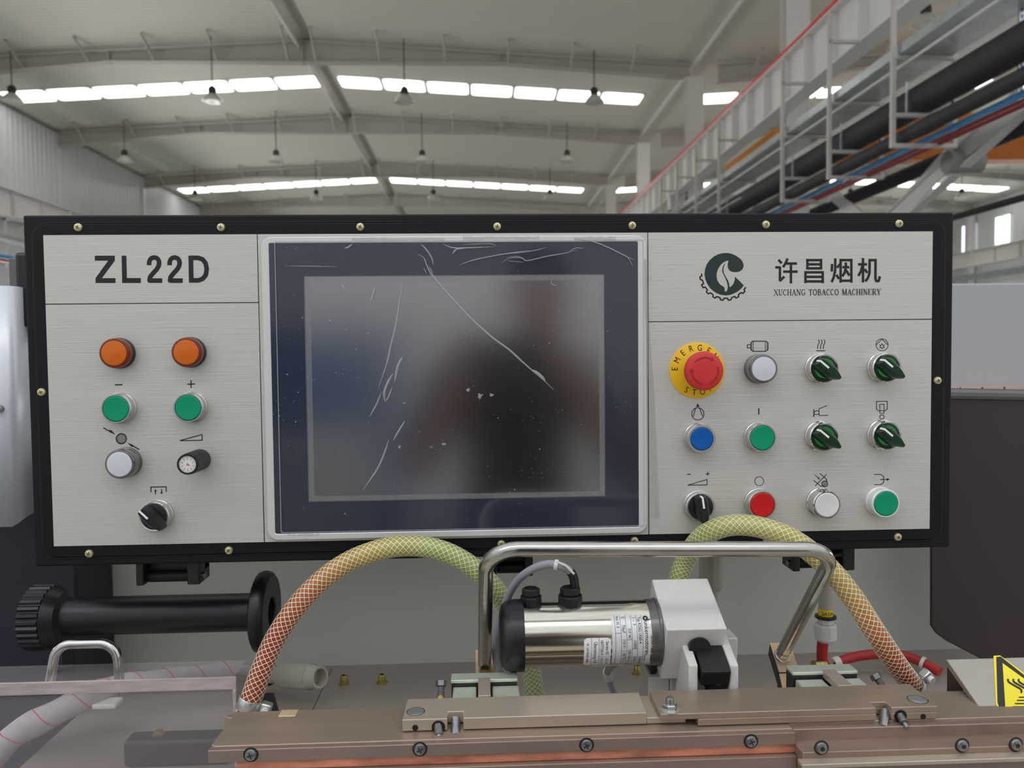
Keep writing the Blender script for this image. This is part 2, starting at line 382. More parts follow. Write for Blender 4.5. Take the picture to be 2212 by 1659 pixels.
# crane girders
def crane(x, y0, y1, face, label, step=1.0):
    root = empty('crane_girder', (x, y0, Z + 4.66), label, 'girder')
    b = MB(); b.box(x - .012, x + .012, y0, y1, Z + 4.69, Z + 5.56).box(x - .17, x + .17, y0, y1, Z + 5.55, Z + 5.58).box(x - .17, x + .17, y0, y1, Z + 4.66, Z + 4.69)
    b.build('web_and_flanges', 'white_steel', root, smooth=False)
    me = None; y = y0 + .4
    while y < y1 - .2:
        if me is None:
            o = MB().box(-.075, .075, -.012, .012, -.43, .43).build('stiffener', 'white_steel', root, smooth=False, loc=(x + face * .087, y, Z + 5.125)); me = o.data
        else: inst(me, 'stiffener', (x + face * .087, y, Z + 5.125), root)
        y += step
    return root
cg = crane(6.0, 8.6, 48, -1, 'white crane girder with stiffeners, running back under the red rail')
MB().box(-.045, .045, 8.6, 48, Z + 5.585, Z + 5.70).build('conductor_rail', 'red_bar', label='long red conductor rail on top of the white crane girder', cat='rail', loc=(5.93, 0, 0))
crane(LX + .4, 16, 60, 1, 'white crane girder low on the ribbed left wall', 1.8)
crane(RWX - 1.2, 16, 60, -1, 'distant crane girder along the far right wall under the windows', 2.0)
crane(8.3, 8.6, 48, 1, 'second crane girder behind the pipes, serving the right-hand bay', 1.0)
# cantilever brackets of the columns
for y, l in ((23.65, 'nearest column bracket under the white crane girder'), (31.05, 'farther column bracket under the white crane girder')):
    b = MB(); b.box(5.75, 8.55, y - .16, y + .16, Z + 4.62, Z + 4.65).box(5.75, 8.55, y - .16, y + .16, Z + 4.2, Z + 4.23).box(5.75, 8.55, y - .01, y + .01, Z + 4.2, Z + 4.65)
    for x in (5.76, 6.2, 7.1, 7.9, 8.54): b.box(x - .01, x + .01, y - .15, y + .15, Z + 4.2, Z + 4.65)
    b.build('column_bracket', 'white_steel', label=l, cat='bracket', smooth=False)
# pipe racks
K = .93
RK = [10.88, 12.88, 14.88, 18.85, 20.85, 22.85, 24.85]
rn = ['nearest', 'second', 'third', 'fourth', 'fifth', 'sixth', 'seventh', 'eighth']
src = None
for i, y in enumerate(RK):
    y *= K; L0 = (5.8 * K, y, Z + 2.8 * K)
    if src is None:
        src = empty('pipe_rack', L0, 'x', 'rack', 'hanging pipe racks along the crane girder')
        for x, zt in ((5.8, 5.45), (6.68, 4.15)):
            MB().box(x * K - .028, x * K + .028, y - .028, y + .028, Z + 2.80 * K, Z + zt * K).build('post', 'rack_grey', src, smooth=False)
        for z in (4.04, 3.25, 2.83):
            MB().box(5.77 * K, 6.71 * K, y - .033, y + .033, Z + z * K - .033, Z + z * K + .018).build('rung', 'rack_grey', src, smooth=False)
        MB().box(5.77 * K, 6.28 * K, y - .028, y + .028, Z + 5.0 * K, Z + 5.05 * K).build('arm', 'rack_grey', src, smooth=False)
        MB().box(6.0 * K - .012, 6.0 * K + .012, y - .012, y + .012, Z + 3.26 * K, Z + 3.7 * K).build('clamp_strap', 'galv', src)
        o = src
    else: o = copy_tree(src, L0)
    o['label'] = '%s hanging square-tube rack from the front, carrying cable tray and pipes' % rn[i]
def run(name, m, x, z, r, y0, y1, label, cat='pipe'):
    MB().tube([(x * K, y0 * K, Z + z * K), (x * K, y1 * K, Z + z * K)], r * K, 20).build(name, m, label=label, cat=cat)
run('insulated_pipe', 'black_foam', 6.25, 3.48, .215, 5, 46, 'thickest black insulated pipe, on the middle rungs of the racks')
b = MB(); path = [(6.0 * K, (5 + .25 * k) * K, Z + 2.965 * K) for k in range(150)]
b.tube(path, .1, 16, rf=lambda t: .094 + .012 * (abs(math.sin(t * 35 * PI / 2)) > .93)); b.build('insulated_pipe', 'black_foam', label='thinner grey-black insulated pipe with taped joints on the lowest rungs', cat='pipe')
run('blue_pipe', 'blue_pipe', 6.27, 2.90, .042, 5, 46, 'thin bright blue pipe under the insulated pipes')
run('red_pipe', 'red_pipe', 6.46, 2.875, .055, 5, 46, 'dark red pipe next to the blue pipe')
run('insulated_pipe', 'black_foam', 7.75, 3.12, .13, 5, 30, 'black insulated pipe lower right, passing behind the crossed braces')
run('black_pipe', 'black_foam', 9.0, 2.46, .06, 5, 26, 'thin black pipe sloping down behind the panel at right')
b = MB()
for xa_, xb_, za_, zb_ in ((5.87, 6.62, 4.065, 4.08), (5.86, 5.875, 4.065, 4.20), (6.615, 6.63, 4.065, 4.20)): b.box(xa_ * K, xb_ * K, 5 * K, 46 * K, Z + za_ * K, Z + zb_ * K)
b.build('cable_tray', 'galv', label='shiny galvanised cable tray on the top rungs of the racks', cat='tray', smooth=False)
run('white_conduit', 'white_steel', 5.99, 3.97, .022, 5, 30, 'thin white conduit clipped beneath the cable tray', 'conduit')
run('galvanised_conduit', 'galv', 5.72, 3.30, .02, 17, 46, 'thin galvanised conduit left of the racks far back', 'conduit')
# perforated strip at the picture's right edge
b = MB(); q = at(2206, 0, 8.75); b.box(q.x - .03, q.x + .03, 8.73, 8.76, Z + 2.75, Z + 5.0)
root = empty('strut_hanger', (q.x, 8.75, Z + 2.75), 'perforated galvanised hanger strip at the right picture edge', 'hanger'); b.build('strip', 'galv', root)
for k in range(32):
    MB().box(q.x - .008, q.x + .008, 8.725, 8.7299, Z + 2.8 + k * .068, Z + 2.835 + k * .068).build('slot', 'dark_cable', root, smooth=False)
# orange crane bridge in the right bay
root = empty('crane_bridge', (18, 22.8, Z + 5.5), 'orange overhead crane bridge spanning the right-hand bay', 'crane')
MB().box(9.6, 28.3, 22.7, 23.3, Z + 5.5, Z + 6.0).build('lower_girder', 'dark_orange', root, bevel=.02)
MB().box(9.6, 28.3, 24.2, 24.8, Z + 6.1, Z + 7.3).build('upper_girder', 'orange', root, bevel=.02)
MB().box(9.6, 28.3, 23.2, 24.3, Z + 6.0, Z + 6.12).build('walkway', 'orange', root)
MB().box(9.6, 28.3, 23.9, 23.95, Z + 6.8, Z + 6.9).build('festoon_rail', 'grey_steel', root)
MB().box(8.14, 8.46, 21.6, 25.8, Z + 5.582, Z + 6.05).build('end_carriage', 'orange', root, bevel=.02)
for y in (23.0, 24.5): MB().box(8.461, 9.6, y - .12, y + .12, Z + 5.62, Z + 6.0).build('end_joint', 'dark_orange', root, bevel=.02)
# crossed braces with node plate
root = empty('cross_brace', (7.0, 12, Z + 1.8), 'wide pale crossed steel braces with a round node at right', 'brace')
def flatbar(p, q, wd, t, m, parent, name):
    p = Vector(p); q = Vector(q); d = (q - p).normalized(); n = Vector((1, 0, 0)); s = d.cross(n).normalized() * wd / 2; n = n * t / 2
    MB().hexa([p - s - n, p + s - n, p + s + n, p - s + n, q - s - n, q + s - n, q + s + n, q - s + n]).build(name, m, parent, smooth=False)
A = onx(2215, 215, 7.0); B = onx(2045, 345, 7.0); D = onx(1925, 480, 7.0)
flatbar(A, B, .34, .02, 'white_steel', root, 'brace_plate'); flatbar(B, D, .34, .02, 'white_steel', root, 'brace_plate')
for s in (-.17, .17):
    e = Vector((0, .5, .86)) * s
    flatbar(A + e, D + e, .02, .16, 'white_steel', root, 'brace_flange')
A2 = onx(2120, 330, 7.15); flatbar(onx(2045, 350, 7.12), onx(1965, 420, 7.12), .22, .02, 'white_steel', root, 'brace_plate')
flatbar(onx(1770, 395, 7.1), onx(1870, 480, 7.1), .24, .05, 'white_steel', root, 'brace_plate')
MB().lathe([(0, 0), (.16, 0), (.16, .5), (0, .5)], 24, frame(onx(2045, 350, 6.8), (0, 1, 0), (0, 0, 1), (1, 0, 0))).build('node_tube', 'grey_steel', root)
# posts in right bay
for k, (px, py) in enumerate(((1975, 460), (1850, 300))):
    pass
# right wall windows
for k, (y, n) in enumerate(((46.7, 3), (43.6, 4), (40.2, 5), (37.0, 6), (33.8, 7))):
    b = MB().box(RWX - .03, RWX - .005, y - .65, y + .65, Z + 5.7, Z + 7.4); root = b.build('window_%d' % n, 'window_light', kind='structure')
    for (a, c, d, e) in ((-.7, .7, 5.64, 5.70), (-.7, .7, 7.4, 7.46), (-.7, -.64, 5.64, 7.46), (.64, .7, 5.64, 7.46), (-.03, .03, 5.7, 7.4)):
        MB().box(RWX - .08, RWX - .031, y + a, y + c, Z + d, Z + e).build('window_frame', 'white_steel', root, smooth=False)
for z, y0, l, m in ((3.9, 20, 'upper pale cable duct along the far right wall', 'galv'), (3.2, 20, 'lower white duct along the far right wall', 'white_steel')):
    MB().box(28.6, 28.9, y0, 60, Z + z, Z + z + .35).build('wall_duct', m, label=l, cat='duct')
for k, y in enumerate((31.0, 38.6, 46.2)):
    MB().box(29.2, 29.6, y - .2, y + .2, 0, Z + 8.1).build('steel_column', 'white_steel', label='white wall column between the far right windows', cat='column', group='columns of the far right wall')
for k in range(6):  # glowing window bands added low on both side walls, out of view, to light the hall
    for sd, x in ((0, LX - .045), (1, RWX - .02)):
        y = 12.2 + k * 7.5
        root = MB().box(x - .01, x + .005, y - 2.6, y + 2.6, 1.0, 3.3).build('window_%d' % (8 + 2 * k + sd), 'window_low', kind='structure')
        for j in range(5): MB().box(x - .03, x + .03, y - 2.64 + j * 1.3, y - 2.56 + j * 1.3, 0.96, 3.34).build('window_frame', 'white_steel', root, smooth=False)
# things on the left wall
for y in (16.1, 23.65, 31.05, 38.65, 46.2):
    MB().box(LX - .04, LX + .06 if y != 38.65 else LX + .12, y - .15, y + .15, 0, rz(LX) - .1).build('steel_column', 'white_steel', label='flat white wall column on the ribbed left wall', cat='column', group='columns of the left wall')
o = MB().tube([(LX + .9, 18, Z + 3.22), (LX + .9, 60, Z + 3.22)], .07, 8).build('blue_pipe', 'blue_pipe', label='thin blue pipe far left behind the control panel', cat='pipe')
MB().tube([(LX + .95, 18, Z + 3.08), (LX + .95, 60, Z + 3.08)], .06, 8).build('red_pipe', 'red_pipe', label='thin dark red pipe far left under the blue pipe', cat='pipe')
MB().box(LX + .5, LX + 1.1, 18, 60, Z + 3.75, Z + 3.88).build('cable_tray', 'galv', label='galvanised tray low on the left wall', cat='tray')
root = empty('wall_bracket', (LX + .6, 27, Z + 3), 'pale angled pipe bracket on the left wall beside the panel corner', 'bracket')
MB().box(LX + .3, LX + .38, 26.95, 27.03, Z + 3.0, Z + 5.0).build('post', 'white_steel', root); MB().box(LX + .3, LX + 1.3, 26.95, 27.03, Z + 4.55, Z + 4.62).build('arm', 'white_steel', root)
MB().tube([(LX + .34, 27, Z + 3.6), (LX + 1.1, 27, Z + 4.58)], .035, 6).build('strut', 'white_steel', root)

# ================================================================== CONTROL PANEL
YP = .8205
PX0, PX1 = -.4387, .4813; PZ1 = CAMZ + .1231; PZ0 = PZ1 - .3174
panel = empty('control_panel', (0, YP, PZ0 - .02), 'wide black-framed brushed aluminium control panel with screen, buttons and switches', 'control panel')
def rrect(x0, x1, z0, z1, r, n=6):
    pts = []
    for cx, cz, a in ((x1 - r, z1 - r, 0), (x0 + r, z1 - r, 90), (x0 + r, z0 + r, 180), (x1 - r, z0 + r, 270)):
        for q in range(n + 1):
            t = math.radians(a + q * 90 / n); pts.append((cx + r * math.cos(t), cz + r * math.sin(t)))
    return pts
PM = frame((0, YP, 0), (1, 0, 0), (0, 0, 1), (0, -1, 0))    # local x,y -> world X,Z ; local z -> out of the panel
def pl(px, py, p=0):          # pixel to panel-plane coordinates at protrusion p
    v = at(px, py, YP - p); return (v.x, v.z)
a = pl(48, 465, -.003); c_ = pl(2052, 1184, -.003)
OX0, OZ1, OX1, OZ0 = a[0], a[1], c_[0], c_[1]
OX0 = (pl(48, 465, -.003)[0] + pl(76, 1220, -.003)[0]) / 2; OZ0 = (pl(160, 1221, -.003)[1] + pl(2050, 1184, -.003)[1]) / 2
b = MB(); b.box(OX0, OX1, YP + .003, YP + .075, OZ0, OZ1); b.build('housing', 'black_paint', panel, bevel=.002)
ix0, iz1 = pl(68, 486); ix1, iz0 = pl(2035, 1163)
iz1 = (pl(68, 486)[1] + pl(2035, 474)[1]) / 2; iz0 = (pl(100, 1206)[1] + pl(2035, 1163)[1]) / 2
b = MB(); b.prism(rrect(ix0, ix1, iz0, iz1, .015), -.0029, 0, PM); b.build('front_frame', 'black_frame', panel, bevel=.0007)
# groove lip line around the front frame
b = MB(); pts = [PM @ Vector((x, y, -.0025)) for x, y in rrect(ix0 - .0012, ix1 + .0012, iz0 - .0012, iz1 + .0012, .016)]
b.tube(pts, .0007, 6, closed=True); b.build('frame_seam', 'ink', panel)
x1s, x2s = .2136 + PX0, .6158 + PX0
zs1 = (pl(100, 657)[1] + pl(558, 654)[1]) / 2; zs2 = (pl(1403, 695)[1] + pl(2010, 690)[1]) / 2; g = .0004
for (xa, xb, za, zb) in ((PX0, x1s - g, zs1 + g, PZ1), (PX0, x1s - g, PZ0, zs1 - g), (x1s + g, x2s - g, PZ0, PZ1), (x2s + g, PX1, zs2 + g, PZ1), (x2s + g, PX1, PZ0, zs2 - g)):
    MB().box(xa, xb, YP - .0012, YP - .0001, za, zb).build('face_plate', 'brushed_alu', panel, bevel=.0002, seg=1)
PO = .0012
# ---- print: strokes in pixel space laid onto the plate
class Print:
    def __init__(s, off=.00015): s.b = MB(); s.y = YP - PO - off; s.k = 0
    def P(s, x, y): return at(x, y, s.y)
    def poly(s, pts): s.b.flat([s.P(*p) for p in pts]); return s
    def line(s, pts, wd, closed=False, caps=True):
        n = len(pts); segs = [(pts[i], pts[(i + 1) % n]) for i in range(n if closed else n - 1)]
        for i, (p, q) in enumerate(segs):
            dx, dy = q[0] - p[0], q[1] - p[1]; L = math.hypot(dx, dy) or 1; nx, ny = -dy / L * wd / 2, dx / L * wd / 2
            s.y -= 2e-6
            s.poly([(p[0] + nx, p[1] + ny), (q[0] + nx, q[1] + ny), (q[0] - nx, q[1] - ny), (p[0] - nx, p[1] - ny)])
            if (i or closed) and wd > .8:
                s.y -= 2e-6
                s.poly([(p[0] + wd / 2 * math.cos(t * PI / 4), p[1] + wd / 2 * math.sin(t * PI / 4)) for t in range(8)])
        return s
    def ring(s, cx, cy, r, wd, n=28, ry=None):
        return s.line([(cx + r * math.cos(2 * PI * i / n), cy + (ry or r) * math.sin(2 * PI * i / n)) for i in range(n)], wd, True)
    def disc(s, cx, cy, r, n=20): s.y -= 2e-6; return s.poly([(cx + r * math.cos(2 * PI * i / n), cy + r * math.sin(2 * PI * i / n)) for i in range(n)])
    def arrow(s, p, q, wd, hl, hw):
        dx, dy = q[0] - p[0], q[1] - p[1]; L = math.hypot(dx, dy); ux, uy = dx / L, dy / L; m = (q[0] - ux * hl, q[1] - uy * hl)
        s.line([p, m], wd); s.y -= 2e-6
        return s.poly([q, (m[0] - uy * hw, m[1] + ux * hw), (m[0] + uy * hw, m[1] - ux * hw)])
    def done(s, name, m='ink', label=None): return s.b.build(name, m, panel, smooth=False, label=label)
def sc_(o, k, pts): return [(o[0] + x / k, o[1] + y / k) for x, y in pts]
# ZL22D
k1 = 3.4565; o1 = (0, 440)
t = Print()
t.poly(sc_(o1, k1, [(708, 388), (857, 388), (857, 425), (760, 556), (862, 556), (862, 592), (713, 592), (713, 556), (808, 425), (708, 425)]))
t.poly(sc_(o1, k1, [(908, 388), (943, 388), (947, 555), (1051, 555), (1051, 592), (912, 592)]))
for dx in (0, 153):
    t.line(sc_(o1, k1, [(1113 + dx, 459), (1113 + dx, 437), (1119 + dx, 419), (1133 + dx, 405), (1151 + dx, 401), (1170 + dx, 406), (1183 + dx, 420), (1188 + dx, 438), (1186 + dx, 460), (1172 + dx, 487), (1140 + dx, 522), (1120 + dx, 548), (1116 + dx, 574), (1211 + dx, 574)]), 34 / k1)
t.line(sc_(o1, k1, [(1424, 388), (1428, 589)]), 35 / k1)
t.line(sc_(o1, k1, [(1424, 404), (1480, 404), (1513, 416), (1535, 444), (1543, 487), (1537, 530), (1514, 560), (1482, 572), (1427, 572)]), 34 / k1)
t.done('lettering', label='bold black letters ZL22D')
# emblem
k4 = 13.825; o4 = (1500, 540)
E_ = [(1475, 1055), (1400, 1150), (1300, 1235), (1180, 1300), (1050, 1345), (940, 1355), (800, 1340), (680, 1295), (560, 1220), (460, 1125), (380, 1000), (325, 860), (303, 720), (320, 570), (370, 430), (460, 300), (580, 195), (720, 125), (860, 92), (1000, 90), (1120, 115), (1240, 170), (1350, 245), (1430, 330), (1468, 430), (1465, 510), (1430, 580), (1370, 630), (1290, 655), (1200, 660), (1110, 645), (1050, 610), (1010, 550), (995, 480), (998, 400), (1015, 318), (960, 325), (870, 370), (780, 450), (710, 560), (670, 680), (662, 780), (680, 890), (720, 970), (780, 1040), (850, 1080), (890, 1115), (908, 1170), (903, 1225), (925, 1242), (960, 1235), (985, 1190), (998, 1120), (995, 1060), (975, 970), (930, 850), (880, 750), (840, 670), (833, 590), (850, 500), (885, 430), (940, 385), (900, 450), (870, 540), (868, 620), (885, 700), (940, 800), (1000, 900), (1035, 1000), (1050, 1115), (1110, 1080), (1170, 1000), (1205, 900), (1215, 795)]
em = empty('emblem', at(1560, 600, YP - PO), parent=panel)
t = Print(); t.poly(sc_(o4, k4, E_)); o = t.b.build('leaf_disc', 'emblem_green', em, smooth=False)
t = Print(); t.line(sc_(o4, k4, [(218, 700), (220, 775), (165, 810), (180, 885), (240, 900), (275, 1005), (215, 1040), (265, 1125), (325, 1105), (390, 1195), (358, 1250), (420, 1310), (475, 1275), (560, 1340), (550, 1395), (620, 1435), (670, 1390), (770, 1425), (775, 1485), (855, 1500), (885, 1440), (990, 1440), (1020, 1500), (1095, 1485), (1110, 1425), (1200, 1385), (1245, 1430), (1325, 1395), (1315, 1335), (1395, 1270), (1450, 1295), (1510, 1235), (1485, 1185), (1535, 1110)]), 40 / k4)
t.b.build('gear_line', 'ink', em, smooth=False)
# chinese characters
k5 = 8.848; o5 = (1660, 550)
han = [[[(192, 98), (252, 165)], [(130, 243), (220, 243), (220, 505)], [(212, 508), (305, 420)], [(365, 75), (330, 160), (280, 240)], [(340, 170), (545, 170)], [(430, 170), (430, 550)], [(280, 325), (558, 325)]],
       [[(745, 80), (745, 285)], [(1005, 80), (1005, 285)], [(720, 105), (1030, 105)], [(745, 185), (1005, 185)], [(720, 262), (1030, 262)], [(708, 315), (708, 545)], [(1038, 315), (1038, 545)], [(685, 338), (1060, 338)], [(708, 425), (1038, 425)], [(708, 512), (1038, 512)]],
       [[(1278, 70), (1275, 300), (1250, 430), (1208, 525)], [(1217, 178), (1210, 322)], [(1372, 178), (1310, 250)], [(1300, 385), (1348, 465)], [(1380, 80), (1380, 535)], [(1585, 80), (1585, 535)], [(1358, 105), (1607, 105)], [(1380, 498), (1585, 498)], [(1415, 240), (1545, 240)], [(1480, 150), (1478, 260), (1455, 350), (1413, 415)], [(1487, 300), (1548, 400)]],
       [[(1715, 185), (1885, 185)], [(1808, 65), (1808, 530)], [(1800, 200), (1768, 320), (1718, 405)], [(1840, 275), (1890, 350)], [(1935, 80), (1932, 350), (1905, 440), (1855, 510)], [(1912, 105), (2072, 105)], [(2048, 80), (2045, 455), (2060, 505), (2108, 505), (2130, 415)]]]
t = Print()
for ch in han:
    for st in ch: t.line(sc_(o5, k5, st), 47 / k5)
t.done('lettering', label='four bold black Chinese characters')
# XUCHANG TOBACCO MACHINERY, narrow roman capitals
def arcp(cx, cy, rx, ry, a0, a1, n=8): return [(cx + rx * math.cos(math.radians(a0 + (a1 - a0) * i / n)), cy - ry * math.sin(math.radians(a0 + (a1 - a0) * i / n))) for i in range(n + 1)]
TK, TN = .15, .07
G = {'X': (.9, [([(.12, 0), (.78, 1)], TK), ([(.78, 0), (.12, 1)], TN)], [(.12, 0), (.78, 0), (.12, 1), (.78, 1)]),
     'U': (.9, [([(.2, 0), (.2, .7)] + arcp(.45, .7, .25, .28, 180, 270, 4), TK), (arcp(.45, .7, .25, .28, 270, 360, 4) + [(.7, 0)], TN)], [(.2, 0), (.7, 0)]),
     'C': (.82, [(arcp(.45, .5, .33, .48, 70, 290, 12), TK * .8), ([(.68, .04), (.68, .28)], TN), ([(.62, .93), (.72, .78)], TN)], []),
     'H': (.95, [([(.2, 0), (.2, 1)], TK), ([(.74, 0), (.74, 1)], TK), ([(.2, .5), (.74, .5)], TN)], [(.2, 0), (.74, 0), (.2, 1), (.74, 1)]),
     'A': (.9, [([(.45, 0), (.14, 1)], TN), ([(.43, 0), (.76, 1)], TK), ([(.25, .66), (.62, .66)], TN)], [(.14, 1), (.76, 1)]),
     'N': (.95, [([(.18, 0), (.18, 1)], TN), ([(.2, 0), (.74, 1)], TK), ([(.76, 0), (.76, 1)], TN)], [(.18, 1), (.76, 0), (.16, 0)]),
     'G': (.92, [(arcp(.45, .5, .33, .48, 70, 290, 12), TK * .8), ([(.7, .04), (.7, .28)], TN), ([(.7, .55), (.7, .95)], TK)], [(.7, .55)]),
     'T': (.84, [([(.42, 0), (.42, 1)], TK), ([(.08, .03), (.76, .03)], TN), ([(.09, 0), (.09, .22)], TN), ([(.76, 0), (.76, .22)], TN)], [(.42, 1)]),
     'O': (.92, [(arcp(.45, .5, .33, .48, 0, 360, 20), TK * .8)], []),
     'B': (.84, [([(.2, 0), (.2, 1)], TK), ([(.1, .02), (.4, .02)] + arcp(.42, .24, .24, .22, 90, -90, 6) + [(.2, .47)], TK * .7), ([(.2, .47), (.42, .47)] + arcp(.44, .73, .27, .25, 90, -90, 6) + [(.1, .98)], TK * .7)], []),
     'M': (1.1, [([(.17, 0), (.17, 1)], TN), ([(.2, 0), (.52, 1)], TK), ([(.84, 0), (.52, 1)], TN), ([(.88, 0), (.88, 1)], TK)], [(.17, 0), (.17, 1), (.88, 0), (.88, 1)]),
     'I': (.45, [([(.22, 0), (.22, 1)], TK)], [(.22, 0), (.22, 1)]),
     'E': (.84, [([(.2, 0), (.2, 1)], TK), ([(.08, .03), (.7, .03), (.7, .22)], TN), ([(.2, .49), (.55, .49)], TN), ([(.08, .97), (.72, .97), (.74, .76)], TN)], []),
     'R': (.9, [([(.2, 0), (.2, 1)], TK), ([(.08, .02), (.4, .02)] + arcp(.42, .27, .25, .25, 90, -90, 6) + [(.2, .52)], TK * .7), ([(.42, .52), (.76, 1)], TK)], [(.2, 1), (.78, 1)]),
     'Y': (.88, [([(.12, 0), (.44, .52)], TK), ([(.76, 0), (.44, .52), (.44, 1)], TN), ([(.44, .5), (.44, 1)], TK)], [(.12, 0), (.76, 0), (.44, 1)])}
def roman(s, x0, y0, x1, y1, h, tt):
    adv = sum((G[c][0] if c != ' ' else .55) for c in s); kx = (x1 - x0) / adv; cx = 0
    for c in s:
        if c == ' ': cx += .55; continue
        wdt, st, serif = G[c]
        f = lambda p: (x0 + (cx + p[0]) * kx, y0 + (y1 - y0) * ((cx + p[0]) / adv) + p[1] * h)
        for pts, ww in st: tt.line([f(p) for p in pts], ww * kx)
        for p in serif: tt.line([f((p[0] - .12, p[1])), f((p[0] + .12, p[1]))], .07 * h)
        cx += wdt
t = Print(); roman('XUCHANG TOBACCO MACHINERY', 1671.5, 625.5, 1903.5, 624, 12.6, t); t.done('lettering', label='small black capitals XUCHANG TOBACCO MACHINERY')
# symbols
t = Print(); t.line([(248, 831.5), (264.5, 831)], 2.6); t.done('symbol', label='minus sign')
t = Print(); t.line([(404.5, 830), (421, 829.5)], 2.4); t.line([(412.5, 821.5), (412.5, 838)], 2.4); t.done('symbol', label='plus sign')
k8 = 6.9115; o8 = (200, 920)
t = Print(); t.ring(262, 947.8, 10.8, 2.4)
for i in range(7): hw = math.sqrt(max(0, 100 - (i * 2.7 - 8) ** 2)); t.line([(262 - hw, 947.8 - 8 + i * 2.7), (262 + hw, 947.8 - 8 + i * 2.7)], 1.1)
t.line([(223, 924), (236, 931.5)], 2.2); t.poly([(235, 929), (240, 929), (249, 938.5), (237, 934)]); t.line([(300.5, 971), (288, 963.5)], 2.2); t.poly([(275, 956), (287, 961), (289, 965), (284, 965)])
t.done('symbol', label='shaded circle between two arrows')
t = Print(); t.line([(389, 951.5), (436.5, 938.8), (436.5, 951.0), (392, 951.8)], 2.0, True); t.done('symbol', label='long wedge outline')
t = Print(); t.line([(326.3, 1063.5), (325.8, 1052.3), (358.8, 1051.5), (359.3, 1062.5)], 2.1); t.arrow((335.8, 1068), (335.8, 1056.5), 2, 5, 3); t.arrow((349, 1056.5), (349, 1068), 2, 5, 3); t.done('symbol', label='bracket with up and down arrows')
k6 = 4.809; q1 = (1500, 720)
t = Print(); F = lambda L: sc_(q1, k6, L)
t.line(F([(605, 82), (745, 82), (765, 100), (765, 170), (740, 187), (607, 187), (587, 168), (587, 98)]), 1.8, True); t.line(F([(612, 84), (612, 186)]), 1.2); t.line(F([(737, 84), (737, 186)]), 1.2); t.line(F([(587, 119), (550, 119), (550, 151), (587, 151)]), 1.6); t.line(F([(597, 96), (597, 172)]), .9); t.line(F([(755, 96), (755, 172)]), .9)
t.done('symbol', label='electric motor outline')
t = Print()
for dx in (0, 30, 60): t.line(F([(1285 + dx, 66), (1296 + dx, 78), (1296 + dx, 98), (1283 + dx, 122), (1280 + dx, 145), (1281 + dx, 163)]), 1.6)
t.line(F([(1265, 181), (1360, 181)]), 1.9); t.done('symbol', label='rising heat waves over a bar')
t = Print(); t.ring(1905.5, 744.8, 13, 1.3); t.line(F([(1893, 118), (1950, 60), (2008, 118)]), 1.2); t.ring(1905.5, 748, 3.6, 1.2, 12)
for i in range(6): a_ = PI / 6 + i * PI / 3; t.line([(1905.5 + 3.6 * math.cos(a_), 748 + 3.6 * math.sin(a_)), (1905.5 + 6.6 * math.cos(a_), 748 + 6.6 * math.sin(a_))], 1.3)
t.done('symbol', label='circle with a roof line and small sun')
q2 = (1480, 860); F = lambda L: sc_(q2, k6, L)
t = Print(); t.ring(1507.5, 894, 13.3, 1.6); t.line(F([(112, 102), (84, 192)]), 1.5); t.line(F([(150, 104), (182, 190)]), 1.5); t.poly(F([(131, 54), (150, 90), (114, 90)])); t.done('symbol', label='circled wedge with an arrowhead above')
t = Print(); t.line([(1639, 882), (1639.2, 895.5)], 2.6); t.done('symbol', label='short vertical start stroke')
t = Print(); t.line(F([(1338, 115), (1338, 196)]), 2.2); t.line(F([(1472, 78), (1390, 112), (1392, 180), (1486, 178)]), 1.5); t.line(F([(1345, 145), (1362, 130), (1392, 135)]), 1.5); t.line(F([(1345, 165), (1365, 172), (1392, 165)]), 1.5); t.done('symbol', label='open funnel with a side bar')
t = Print(); t.line(F([(1988, 35), (2100, 33), (2100, 112), (2080, 130), (2008, 130), (1988, 114)]), 1.5, True); t.line(F([(2022, 64), (2067, 64), (2067, 158), (2024, 158)]), 1.4, True); t.ring(1905.2, 900.8, 4.8, 1.5, 18); t.done('symbol', label='shield outline over a small ring')
q3 = (1470, 1010); k7 = 4.7064; F = lambda L: sc_(q3, k7, L)
t = Print(); t.line(F([(64, 68), (104, 68)]), 1.9); t.line(F([(256, 66), (298, 62)]), 1.7); t.line(F([(277, 44), (277, 82)]), 1.7); t.line(F([(75, 179), (270, 121), (270, 177)]), 1.6, True); t.done('symbol', label='wedge with minus and plus signs')
t = Print(); t.ring(1640.2, 1039.4, 9.6, 1.2); t.done('symbol', label='plain stop ring')
t = Print(); t.line(F([(1418, 60), (1488, 122), (1486, 140)]), 1.6); t.line(F([(1355, 130), (1425, 190), (1465, 190)]), 1.6); t.line(F([(1483, 72), (1368, 188)]), 1.6); t.arrow(*F([(1368, 75), (1418, 122)]), 1.4, 5, 2.4); t.ring(1781.6, 1045.2, 6.4, 1.5, 20)
for i in range(5): t.line([(1776.5, 1041 + i * 2.1), (1786.5, 1041 + i * 2.1)], .9)
t.done('symbol', label='crossed lines with shaded ring and arrow')
t = Print(); t.line(F([(1970, 70), (2037, 70), (2066, 92), (2066, 152), (2037, 173), (1970, 173)]), 1.6); t.arrow(*F([(2033, 121), (2128, 121)]), 1.6, 6.5, 3); t.done('symbol', label='bracket with arrow to the right')

